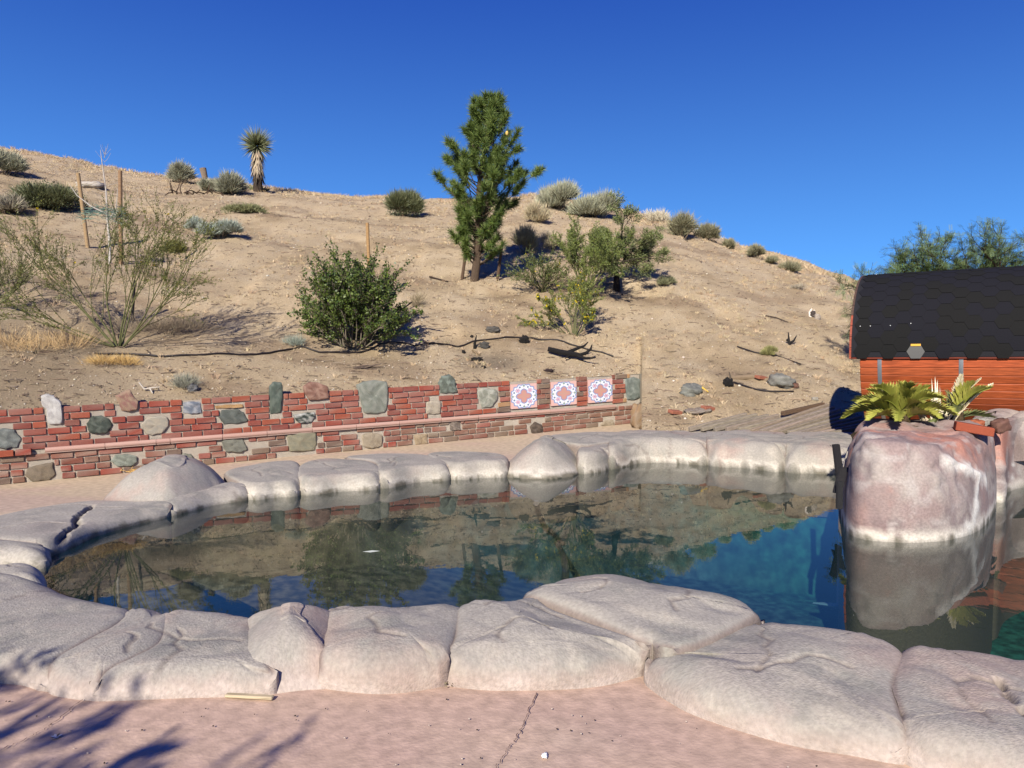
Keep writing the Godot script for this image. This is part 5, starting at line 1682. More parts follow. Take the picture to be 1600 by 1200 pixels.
# ---------------------------------------------------------------- trees
func build_trees() -> void:
	build_pine()
	build_palo_verdes()
	build_leafy_shrub()
	build_yucca()
	# the mesquite behind the sauna
	var at := Vector2(8.7, -14.4)
	var t := thing("mesquite_tree", "feathery mesquite tree spreading above the black shingle roof", "tree", on(at, -0.05))
	var wood := MB.new()
	var ends := []
	var o := {"bend": 0.22, "rise": 0.02, "kids": [5, 5, 4], "spread": 0.95, "from": 0.3, "shrink": 0.62, "col": col(0.085, 0.065, 0.05), "thin": 0.003}
	wood.tube(wander(Vector3.ZERO, Vector3(0.05, 1, 0), 1.1, 4, 0.06, 0.0), taper(0.13, 0.1, 4), 8, o.col)
	for k in 18:
		var a := TAU * k / 18.0 + rng.randf() * 0.4
		var up := [0.28, 0.42, 0.34, 0.55][k % 4] as float
		grow(wood, ends, Vector3(0.02, 1.05, 0), Vector3(cos(a), up, sin(a) * 0.7).normalized(), [1.9, 1.4, 1.65, 1.05][k % 4], 0.036, 3, o)
	put("trunk", wood, M["bark"], t)
	var fol := MB.new()
	for e in ends:
		var path: PackedVector3Array = e[0]
		for i in (5 if path[0].distance_to(path[-1]) > 0.45 else 9):
			var f := rng.randf() * (path.size() - 1.01)
			var q := path[int(f)].lerp(path[int(f) + 1], f - int(f))
			var d = (dir_rand() + e[1] * 0.8 + Vector3(0, -0.1, 0)).normalized()
			var s = d.cross(Vector3.UP + dir_rand() * 0.4).normalized()
			var c := jit(col(0.085, 0.145, 0.06).lerp(col(0.15, 0.19, 0.06), rng.randf()), 0.2)
			for k in 5:
				var b = q + d * 0.022 * (k + 1)
				fol.leaf(b, s * 0.036 + d * 0.016, d * 0.0045, c)
				fol.leaf(b, -s * 0.036 + d * 0.016, d * 0.0045, c)
	put("foliage", fol, M["leaf"], t)
	# the tree behind the camera whose shadow streaks the deck
	var st := thing("shade_tree", "tree out of view whose branch shadows streak the pink deck", "tree", Vector3(-4.15, 0, 2.9))
	wood = MB.new()
	ends = []
	o = {"bend": 0.15, "rise": 0.03, "kids": [4, 4], "spread": 0.7, "from": 0.35, "shrink": 0.55, "col": col(0.12, 0.09, 0.07), "thin": 0.005}
	wood.tube(wander(Vector3.ZERO, Vector3(0.1, 1, -0.05), 2.0, 4, 0.05, 0.0), taper(0.12, 0.09, 4), 8, o.col)
	for k in 9:
		var d := [Vector3(0.9, 0.9, -0.6), Vector3(1.0, 0.5, -0.1), Vector3(0.8, 0.5, -0.7), Vector3(0.3, 1.2, -0.5), Vector3(0.6, 0.95, 0.3), Vector3(-0.6, 0.9, 0.3), Vector3(-0.3, 0.8, 0.8), Vector3(0.3, 0.7, -1.0), Vector3(0.9, 0.25, -0.4)][k] as Vector3
		grow(wood, ends, Vector3(0.15, 1.9, -0.08), d.normalized(), 1.5, 0.045, 2, o)
	put("trunk", wood, M["bark"], st)
	fol = MB.new()
	leaves_along(fol, ends, 12, 0.09, 0.06, col(0.05, 0.08, 0.03), col(0.09, 0.12, 0.04), 0.22)
	put("foliage", fol, M["leaf"], st)


func build_pine() -> void:
	var at := on(Vector2(-0.826, -16.924), -0.05)
	var t := thing("pine_tree", "tall young pine standing against the sky on the hillside", "tree", at)
	var h := 4.15
	var lean := 0.33
	var trunk := MB.new()
	var path := PackedVector3Array()
	for k in 9:
		var f := k / 8.0
		path.append(Vector3(lean * pow(f, 1.2) + 0.04 * sin(f * 9.0), f * h * 0.97, 0.03 * cos(f * 8.0)))
	trunk.tube(path, taper(0.095, 0.012, 8), 9, col(0.135, 0.095, 0.07))
	put("trunk", trunk, M["bark"], t)
	# half widths of the crown, left and right, against height
	var outline := [[0.10, 0.10, 0.18], [0.15, 0.52, 0.45], [0.22, 0.45, 0.62], [0.28, 0.25, 0.55], [0.34, 0.38, 0.75], [0.42, 0.62, 0.98], [0.47, 0.92, 1.05], [0.54, 0.80, 1.15], [0.60, 0.72, 1.02], [0.66, 0.78, 0.9], [0.72, 0.62, 0.78], [0.78, 0.42, 0.6], [0.84, 0.3, 0.52], [0.90, 0.26, 0.4], [0.96, 0.34, 0.32], [1.0, 0.25, 0.2]]
	var limbs := MB.new()
	var fol := MB.new()
	var c := col(0.045, 0.085, 0.02)
	var c2 := col(0.14, 0.18, 0.04)
	for lv in 28:
		var f := lerpf(0.13, 0.985, lv / 27.0)
		var base := Vector3(lean * pow(f, 1.2), f * h * 0.95, 0)
		var l := 0.0
		var r := 0.0
		for i in outline.size() - 1:
			if f >= outline[i][0] and f <= outline[i + 1][0]:
				var k: float = (f - outline[i][0]) / (outline[i + 1][0] - outline[i][0])
				l = lerpf(outline[i][1], outline[i + 1][1], k)
				r = lerpf(outline[i][2], outline[i + 1][2], k)
		var n := 5 if f > 0.2 else 3
		if f > 0.93:
			n = 4
		for b in n:
			var a := lv * 2.4 + TAU * b / n + rng.randf_range(-0.35, 0.35)
			var reach := lerpf(l, r, cos(a) * 0.5 + 0.5)
			reach = reach * rng.randf_range(0.7, 1.3)
			var up := lerpf(0.35, 1.1, f)
			var bl := reach * 1.12
			var bp := wander(base - Vector3(0, reach * 0.45, 0), Vector3(cos(a), up * 0.55, sin(a)).normalized(), bl, 5, 0.14, 0.13)
			limbs.tube(bp, taper(0.02 * (1.1 - f * 0.6), 0.006, 5), 5, col(0.15, 0.11, 0.08))
			var tufts := int(4 + reach * 5.0)
			for q in tufts:
				var g := 1.0 - pow(rng.randf(), 1.8) * 0.5 if q > 0 else 1.0
				var seg := minf(g * 5.0, 4.99)
				var p := bp[int(seg)].lerp(bp[int(seg) + 1], seg - int(seg))
				var d := (bp[int(seg) + 1] - bp[int(seg)]).normalized()
				d = (d + dir_rand() * (0.0 if q == 0 else 0.7) + Vector3.UP * 0.35).normalized()
				var tip := p + d * rng.randf_range(0.04, 0.16)
				limbs.tube(PackedVector3Array([p, tip]), PackedFloat32Array([0.007, 0.006]), 3, col(0.2, 0.15, 0.1))
				pine_tuft(fol, tip, d, 66, 0.185, c, c2)
	put("branches", limbs, M["bark"], t)
	put("crown", fol, M["needle"], t)
	var cone := MB.new()
	cone.add(stone_mesh(Vector3(0.035, 0.05, 0.035), 2.0, col(0.5, 0.36, 0.1), col(0.4, 0.28, 0.08), 0.0, 0.05, 8, 8), Transform3D(Basis(), Vector3(0.72, 3.08, 0.5)), Color.WHITE)
	put("cone", cone, M["plain"], t)
	for q in [["dark wooden stake leaning left of the pine trunk", Vector2(-1.119, -17.116), 0.72, 0.10], ["dark wooden stake standing right of the pine trunk", Vector2(-0.338, -17.021), 0.95, 0.13]]:
		var sb := on(q[1], -0.1)
		var st := MB.new()
		st.tube(PackedVector3Array([sb, sb + Vector3(q[3], q[2], 0.0)]), PackedFloat32Array([0.036, 0.034]), 8, col(0.15, 0.10, 0.07))
		tag(put("stake", st, M["bark"]), q[0], "stake")


func flowers(mb: MB, ends: Array, n: int, lo: float, hi: float, size: float) -> void:
	var tries := 0
	while n > 0 and tries < 9000:
		tries += 1
		var e: Array = ends[rng.randi() % ends.size()]
		var path: PackedVector3Array = e[0]
		var p := path[rng.randi() % path.size()]
		if p.y < lo or p.y > hi:
			continue
		n -= 1
		for k in 4:
			var a := (dir_rand() + Vector3(-0.1, 0.3, 0.5)).normalized() * size
			mb.leaf(p + dir_rand() * size * 0.3, a, a.cross(dir_rand()).normalized() * size * 0.4, jit(col(0.62, 0.47, 0.015), 0.15))


func build_palo_verdes() -> void:
	# the big bare one on the left
	var at := on(Vector2(-5.757, -11.286), -0.04)
	var t := thing("palo_verde", "wide open palo verde with bare green branches on the left", "shrub", at)
	var wood := MB.new()
	var ends := []
	var o := {"bend": 0.13, "rise": 0.03, "kids": [4, 4, 5], "spread": 0.52, "from": 0.28, "shrink": 0.6, "col": col(0.075, 0.078, 0.03), "thin": 0.0022, "col_end": col(0.10, 0.098, 0.035)}
	var stems := [[-1.0, 0.42, 0.3, 1.7], [-0.95, 0.75, -0.1, 1.6], [-0.7, 0.95, 0.25, 1.6], [-0.55, 0.8, -0.3, 1.5], [-0.3, 1.1, 0.1, 1.55], [0.02, 1.1, -0.2, 1.5], [0.2, 1.0, 0.35, 1.35], [0.42, 1.05, 0.0, 1.55], [0.7, 0.75, -0.2, 1.45], [0.95, 0.62, 0.2, 1.4], [0.85, 0.95, 0.1, 1.45], [-0.8, 0.2, 0.55, 1.2]]
	for s in stems:
		grow(wood, ends, Vector3(s[0] * 0.08, 0.05, s[2] * 0.1), Vector3(s[0], s[1], s[2]).normalized(), s[3], 0.0125, 3, o)
	put("branches", wood, M["twig"], t)
	var fol := MB.new()
	leaves_along(fol, ends, 13, 0.025, 0.025, col(0.075, 0.092, 0.018), col(0.145, 0.15, 0.03), 0.24)
	put("foliage", fol, M["leaf"], t)
	var fl := MB.new()
	flowers(fl, ends, 9, 0.7, 2.2, 0.03)
	put("flower", fl, M["petal"], t).set_meta("kind", "stuff")
	# the flowering one right of centre
	at = on(Vector2(1.155, -14.34), -0.04)
	t = thing("palo_verde", "palo verde covered in yellow flowers, right of the pine", "shrub", at)
	wood = MB.new()
	ends = []
	o = {"bend": 0.12, "rise": 0.03, "kids": [4, 4, 5], "spread": 0.5, "from": 0.3, "shrink": 0.55, "col": col(0.10, 0.10, 0.045), "thin": 0.0022}
	for s in [[-0.2, 1.2, 0.0, 1.0], [0.15, 1.2, 0.1, 1.15], [0.35, 1.0, -0.1, 1.05], [-0.5, 0.9, 0.1, 0.9], [0.0, 1.2, -0.3, 1.25], [-0.9, 0.75, 0.15, 1.0], [0.28, 0.9, 0.3, 0.8], [-0.95, 0.45, 0.0, 0.9], [0.12, 1.2, -0.15, 1.3], [0.5, 0.6, 0.2, 0.6]]:
		grow(wood, ends, Vector3(s[0] * 0.1, 0.02, s[2] * 0.1), Vector3(s[0], s[1], s[2]).normalized(), s[3] * 0.72, 0.013, 3, o)
	put("branches", wood, M["twig"], t)
	fol = MB.new()
	leaves_along(fol, ends, 13, 0.026, 0.03, col(0.10, 0.135, 0.03), col(0.19, 0.205, 0.045), 0.25)
	put("foliage", fol, M["leaf"], t)
	fl = MB.new()
	flowers(fl, ends, 115, 0.15, 0.95, 0.036)
	flowers(fl, ends, 12, 0.95, 1.8, 0.028)
	put("flower", fl, M["petal"], t).set_meta("kind", "stuff")
	# dense green one just behind it
	at = on(Vector2(1.571, -16.066), -0.04)
	t = thing("palo_verde", "dense green palo verde between the flowering one and the dark-trunked tree", "shrub", at)
	wood = MB.new()
	ends = []
	o.kids = [4, 5, 5]
	o.spread = 0.65
	for k in 9:
		var a := TAU * k / 9.0
		grow(wood, ends, Vector3(0, 0.1, 0), Vector3(cos(a) * 0.7, 1.0, sin(a) * 0.6).normalized(), 1.08, 0.015, 3, o)
	put("branches", wood, M["twig"], t)
	fol = MB.new()
	leaves_along(fol, ends, 19, 0.03, 0.04, col(0.08, 0.115, 0.028), col(0.165, 0.19, 0.045), 0.25)
	put("foliage", fol, M["leaf"], t)
	# tree with a dark trunk
	at = on(Vector2(2.301, -17.157), -0.05)
	t = thing("mesquite_tree", "small dark-trunked mesquite tree right of the yellow flowers", "tree", at)
	wood = MB.new()
	ends = []
	o = {"bend": 0.2, "rise": 0.0, "kids": [4, 5, 5], "spread": 0.85, "from": 0.25, "shrink": 0.55, "col": col(0.07, 0.06, 0.045), "thin": 0.0028}
	wood.tube(wander(Vector3.ZERO, Vector3(0.02, 1, 0), 1.0, 5, 0.08, 0.0), taper(0.06, 0.03, 5), 7, col(0.055, 0.045, 0.036))
	wood.tube(wander(Vector3(0.07, 0, 0.02), Vector3(-0.1, 1, 0), 0.8, 5, 0.08, 0.0), taper(0.04, 0.02, 5), 7, col(0.055, 0.045, 0.036))
	for k in 13:
		var a := TAU * k / 13.0 * 1.0 + 0.3
		var up := [0.1, 0.4, 0.7, -0.25][k % 4] as float
		grow(wood, ends, Vector3(0.02, 0.65 + 0.4 * (k % 3) / 2.0, 0), Vector3(cos(a), up, sin(a) * 0.8).normalized(), 0.82 if cos(a) > -0.2 else 0.6, 0.018, 3, o)
	put("trunk", wood, M["bark"], t)
	fol = MB.new()
	leaves_along(fol, ends, 30, 0.032, 0.08, col(0.095, 0.125, 0.04), col(0.185, 0.20, 0.075), 0.22)
	put("foliage", fol, M["leaf"], t)
	# low mound of palo verde in the pine's shade
	at = on(Vector2(0.646, -16.257), -0.04)
	t = thing("palo_verde", "low sprawling palo verde in the pine's shadow", "shrub", at)
	wood = MB.new()
	ends = []
	o = {"bend": 0.15, "rise": -0.01, "kids": [4, 4], "spread": 0.6, "from": 0.25, "shrink": 0.6, "col": col(0.09, 0.09, 0.04), "thin": 0.002}
	for k in 20:
		var a := TAU * k / 20.0
		grow(wood, ends, Vector3(0, 0.05, 0), Vector3(cos(a), 0.75 + 0.5 * (k % 3), sin(a)).normalized(), 0.66, 0.01, 2, o)
	put("branches", wood, M["twig"], t)
	fol = MB.new()
	leaves_along(fol, ends, 13, 0.03, 0.03, col(0.06, 0.085, 0.025), col(0.12, 0.14, 0.035), 0.3)
	put("foliage", fol, M["leaf"], t)
	fl = MB.new()
	flowers(fl, ends, 12, 0.1, 0.9, 0.025)
	put("flower", fl, M["petal"], t).set_meta("kind", "stuff")
	# part of another at the left edge
	at = on(Vector2(-8.231, -12.19), -0.04)
	t = thing("palo_verde", "green palo verde cut off by the left edge of the view", "shrub", at)
	wood = MB.new()
	ends = []
	o.kids = [4, 4, 4]
	o.rise = 0.02
	for k in 9:
		var a := TAU * k / 9.0
		grow(wood, ends, Vector3(0, 0.02, 0), Vector3(cos(a), 0.7, sin(a)).normalized(), 0.95, 0.014, 3, o)
	put("branches", wood, M["twig"], t)
	fol = MB.new()
	leaves_along(fol, ends, 9, 0.026, 0.025, col(0.10, 0.11, 0.04), col(0.18, 0.17, 0.06), 0.22)
	put("foliage", fol, M["leaf"], t)


func build_leafy_shrub() -> void:
	var at := on(Vector2(-2.634, -12.839), -0.04)
	var t := thing("leafy_shrub", "dense dark green leafy shrub with a wooden stake behind it", "shrub", at)
	var wood := MB.new()
	var ends := []
	var o := {"bend": 0.16, "rise": 0.03, "kids": [5, 6], "spread": 0.7, "from": 0.2, "shrink": 0.5, "col": col(0.13, 0.11, 0.08), "thin": 0.0025}
	for k in 46:
		var a := TAU * k / 46.0
		var up := [1.7, 0.85, 2.6, 0.5, 1.2][k % 5] as float
		var l := [1.05, 0.88, 1.12, 0.78, 1.0][k % 5] as float
		grow(wood, ends, Vector3(cos(a) * 0.22, 0.02, sin(a) * 0.16), Vector3(cos(a) * (0.75 if k % 5 == 3 else 0.38), up, sin(a) * (0.75 if k % 5 == 3 else 0.38)).normalized(), l * rng.randf_range(0.8, 1.2), 0.013, 2, o)
	put("stems", wood, M["twig"], t)
	var fol := MB.new()
	leaves_along(fol, ends, 16, 0.042, 0.05, col(0.022, 0.045, 0.009), col(0.10, 0.135, 0.022), 0.36)
	put("leaves", fol, M["leaf"], t)
	var stb := on(Vector2(-2.738, -14.954), -0.1)
	var st := MB.new()
	st.tube(PackedVector3Array([stb, stb + Vector3(-0.05, 1.62, 0)]), PackedFloat32Array([0.034, 0.033]), 9, col(0.40, 0.25, 0.115))
	tag(put("stake", st, M["old_wood"]), "tan wooden stake rising behind the leafy shrub", "stake")


func build_yucca() -> void:
	var at := on(Vector2(-9.409, -28.808), -0.05)
	var px := -at.z / 1202.0
	var t := thing("yucca", "single tall yucca with a dead leaf skirt on the ridge", "yucca", at)
	var trunk := MB.new()
	trunk.tube(PackedVector3Array([Vector3.ZERO, Vector3(0, 70 * px, 0)]), PackedFloat32Array([7 * px, 5 * px]), 8, col(0.08, 0.06, 0.045))
	put("trunk", trunk, M["bark"], t)
	var crown := MB.new()
	var c0 := Vector3(-0.5 * px, 72 * px, 0)
	for i in 460:
		var d := dir_rand()
		d.y = d.y * 0.95 + 0.3
		d = d.normalized()
		crown.blade(c0 + d * 3 * px, d, d.cross(dir_rand()).normalized(), 25 * px * rng.randf_range(0.8, 1.1) * (1.0 + 0.2 * maxf(d.y, 0.0)), 0.9 * px, 0.05, 3, jit(col(0.085, 0.105, 0.045), 0.2), jit(col(0.19, 0.20, 0.11), 0.2))
	put("crown", crown, M["leaf"], t)
	var skirt := MB.new()
	for i in 260:
		var a := rng.randf() * TAU
		var y := rng.randf_range(24, 66) * px
		var d := Vector3(cos(a) * 0.45, -1, sin(a) * 0.45).normalized()
		var dark := smooth(42 * px, 30 * px, y)
		var c := col(0.34, 0.28, 0.2).lerp(col(0.05, 0.04, 0.032), dark)
		skirt.blade(Vector3(cos(a) * 5 * px, y, sin(a) * 5 * px), d, d.cross(Vector3.UP).normalized(), 17 * px * rng.randf_range(0.7, 1.2), 0.9 * px, -0.1, 2, jit(c, 0.2), jit(c * 1.15, 0.2))
	put("dead_leaf_skirt", skirt, M["straw"], t)
	var at2 := on(Vector2(-9.555, -29.407), -0.02)
	var pup := thing("yucca", "low spiky yucca rosette at the foot of the tall yucca", "yucca", at2)
	var rm := MB.new()
	for i in 150:
		var d := dir_rand()
		d.y = absf(d.y) * 0.9 + 0.12
		d = d.normalized()
		rm.blade(Vector3(rng.randf_range(-12, 12) * px, 0, rng.randf_range(-5, 5) * px), d, d.cross(dir_rand()).normalized(), 15 * px * rng.randf_range(0.7, 1.1), 0.8 * px, 0.1, 3, jit(col(0.11, 0.125, 0.05), 0.2), jit(col(0.22, 0.22, 0.1), 0.2))
	put("blades", rm, M["leaf"], pup)


# ---------------------------------------------------------------- small shrubs
func build_shrubs() -> void:
	var sg := col(0.17, 0.175, 0.12)
	var sg2 := col(0.29, 0.29, 0.21)
	var dg := col(0.055, 0.068, 0.03)
	var dg2 := col(0.125, 0.135, 0.065)
	var tw := col(0.30, 0.25, 0.155)
	var tw2 := col(0.42, 0.36, 0.24)
	var blue := col(0.16, 0.19, 0.155)
	var blue2 := col(0.30, 0.335, 0.28)
	bush("ridge_shrub", "round grey-green shrub on the ridge at the left edge", Vector2(-15.469, -23.887), 1.153, 0.835, 2400, col(0.10, 0.115, 0.075), sg2, {"blade": 0.014})
	bush("low_shrub", "low dark green spreading shrub behind the two left stakes", Vector2(-11.578, -19.579), 1.629, 0.684, 3600, dg, dg2, {"leafy": 0.05, "mat": "leaf"})
	bush("low_shrub", "grey twiggy low shrub at the left edge below the ridge", Vector2(-11.959, -18.377), 0.948, 0.52, 1500, col(0.15, 0.135, 0.10), col(0.24, 0.215, 0.16), {"blade": 0.012})
	bush("sage_bush", "sage bush left of the stump on the ridge", Vector2(-12.509, -29.537), 1.081, 0.835, 2000, sg, sg2, {"blade": 0.013})
	bush("sage_bush", "small sage bush right of the stump on the ridge", Vector2(-10.669, -27.592), 0.78, 0.505, 1100, sg, sg2, {"blade": 0.013})
	bush("sage_bush", "dark sage bush left of the tall yucca", Vector2(-9.784, -27.336), 1.001, 0.864, 2200, col(0.11, 0.12, 0.08), sg2, {"blade": 0.013})
	bush("low_shrub", "long flat olive shrub below the tall yucca", Vector2(-7.802, -22.821), 1.329, 0.342, 1500, dg2, col(0.2, 0.2, 0.1), {"leafy": 0.035})
	bush("sage_bush", "blue-grey rounded sage bush on the slope below the ridge", Vector2(-7.014, -18.679), 0.87, 0.466, 2600, blue, blue2, {"blade": 0.009})
	bush("sage_bush", "small blue-grey sage bush left of the rounded one", Vector2(-8.136, -19.853), 0.462, 0.396, 800, blue, blue2, {"blade": 0.009})
	bush("low_shrub", "small bright olive shrub seen through the bare palo verde", Vector2(-7.635, -17.516), 0.525, 0.35, 900, col(0.08, 0.085, 0.02), col(0.16, 0.15, 0.04), {"leafy": 0.03, "mat": "leaf"})
	bush("ridge_shrub", "dark round shrub on the ridge left of the pine", Vector2(-3.43, -24.628), 1.065, 0.902, 2300, dg, dg2, {"blade": 0.015, "leafy": 0.04, "mat": "leaf"})
	bush("sage_bush", "large pale sage bush on the ridge right of the pine", Vector2(1.595, -26.526), 1.633, 0.927, 3000, sg, col(0.33, 0.33, 0.23), {"blade": 0.014, "upright": 0.9})
	bush("sage_bush", "large pale sage bush on the ridge above the small mesquite", Vector2(2.677, -25.992), 1.557, 0.951, 3000, sg, col(0.33, 0.33, 0.23), {"blade": 0.014, "upright": 0.9})
	bush("dry_bush", "dry tan bush right of the pine crown below the ridge", Vector2(0.737, -23.54), 0.823, 0.666, 1300, tw, tw2, {"blade": 0.012, "mat": "straw", "upright": 1.0})
	bush("sage_bush", "wispy olive bush on the slope right of the pine trunk", Vector2(0.357, -19.637), 0.588, 0.719, 1100, col(0.20, 0.19, 0.11), col(0.31, 0.29, 0.18), {"blade": 0.009, "upright": 1.0})
	bush("dry_bush", "wispy tan bush right of the wispy olive one", Vector2(1.035, -20.213), 0.572, 0.504, 700, col(0.22, 0.2, 0.12), tw2, {"blade": 0.008, "mat": "straw", "upright": 1.0})
	bush("dry_bush", "bleached dry bush on the ridge above the dark-trunked tree", Vector2(4.971, -26.216), 1.003, 0.523, 900, tw2, col(0.55, 0.5, 0.38), {"blade": 0.009, "mat": "straw", "upright": 1.1})
	var ridge := [[1066, 372, 46, 40, "olive shrub on the right shoulder of the ridge"], [1104, 378, 34, 30, "dark sage shrub just right of the olive ridge shrub"], [1140, 387, 22, 18, "small shrub midway down the right end of the ridge"], [1180, 402, 26, 22, "upright olive shrub low on the right end of the ridge"], [1206, 410, 18, 14, "smallest shrub low on the right end of the ridge"], [1234, 421, 30, 22, "pale shrub lowest on the right end of the ridge"]]
	for s in ridge:
		var u: Vector3 = on({1066: Vector2(5.16, -23.51), 1104: Vector2(6.1, -24.309), 1140: Vector2(6.901, -24.582), 1180: Vector2(7.434, -23.678), 1206: Vector2(7.85, -23.394), 1234: Vector2(8.216, -22.896)}[s[0]])
		var px := -u.z / 1202.0
		bush("ridge_shrub", s[4], Vector2(u.x, u.z), s[2] * px, s[3] * px, 1100, col(0.115, 0.115, 0.065), col(0.24, 0.225, 0.14), {"blade": 0.013})
	bush("low_shrub", "small round olive bush beside the drip line on the right slope", Vector2(4.677, -14.03), 0.303, 0.198, 900, col(0.15, 0.15, 0.06), col(0.25, 0.24, 0.1), {"blade": 0.006})
	bush("low_shrub", "small grey-green bush right of the dark-trunked tree", Vector2(3.455, -17.388), 0.434, 0.26, 700, col(0.12, 0.13, 0.07), col(0.21, 0.21, 0.12), {"blade": 0.007})
	bush("low_shrub", "thin grey bush on top of the wall left of the tall dark stone", Vector2(-4.334, -10.159), 0.406, 0.22, 500, col(0.17, 0.17, 0.13), col(0.27, 0.27, 0.21), {"blade": 0.003, "len": 0.5})
	bush("low_shrub", "small grey sage at the left foot of the leafy shrub", Vector2(-3.509, -12.426), 0.351, 0.207, 420, blue, blue2, {"blade": 0.003, "len": 0.5})
	bush("low_shrub", "dry seedling right of the leafy shrub", Vector2(-1.849, -15.076), 0.301, 0.326, 120, col(0.16, 0.13, 0.08), col(0.23, 0.19, 0.11), {"blade": 0.004, "len": 0.5})
	bush("dry_bush", "bed of dry straw stalks at the left below the bare palo verde", Vector2(-6.578, -10.696), 1.335, 0.303, 520, col(0.36, 0.24, 0.12), col(0.5, 0.36, 0.19), {"blade": 0.003, "len": 0.9, "mat": "straw"})
	bush("dry_bush", "orange tinged dry grass patch under the bare palo verde", Vector2(-5.552, -10.628), 0.796, 0.141, 700, col(0.40, 0.26, 0.1), col(0.5, 0.34, 0.14), {"blade": 0.003, "len": 0.8, "mat": "straw"})
	bush("dry_bush", "grey dry litter of twigs in the palo verde's shadow", Vector2(-5.485, -12.285), 1.533, 0.266, 900, col(0.17, 0.14, 0.10), col(0.26, 0.21, 0.15), {"blade": 0.003, "len": 0.8, "mat": "straw"})
	bush("low_shrub", "dead grey twigs on the right slope above the white skull-like stump", Vector2(7.437, -19.962), 0.565, 0.199, 300, col(0.24, 0.21, 0.16), col(0.35, 0.31, 0.24), {"blade": 0.006, "mat": "straw"})


# ---------------------------------------------------------------- things on the slope
func stick(nm: String, label: String, cat: String, pts: Array, r0: float, r1: float, c: Color, m := "bark", sides := 7) -> MeshInstance3D:
	var mb := MB.new()
	mb.tube(PackedVector3Array(pts), taper(r0, r1, pts.size() - 1), sides, c)
	var o := put(nm, mb, M[m])
	tag(o, label, cat)
	return o


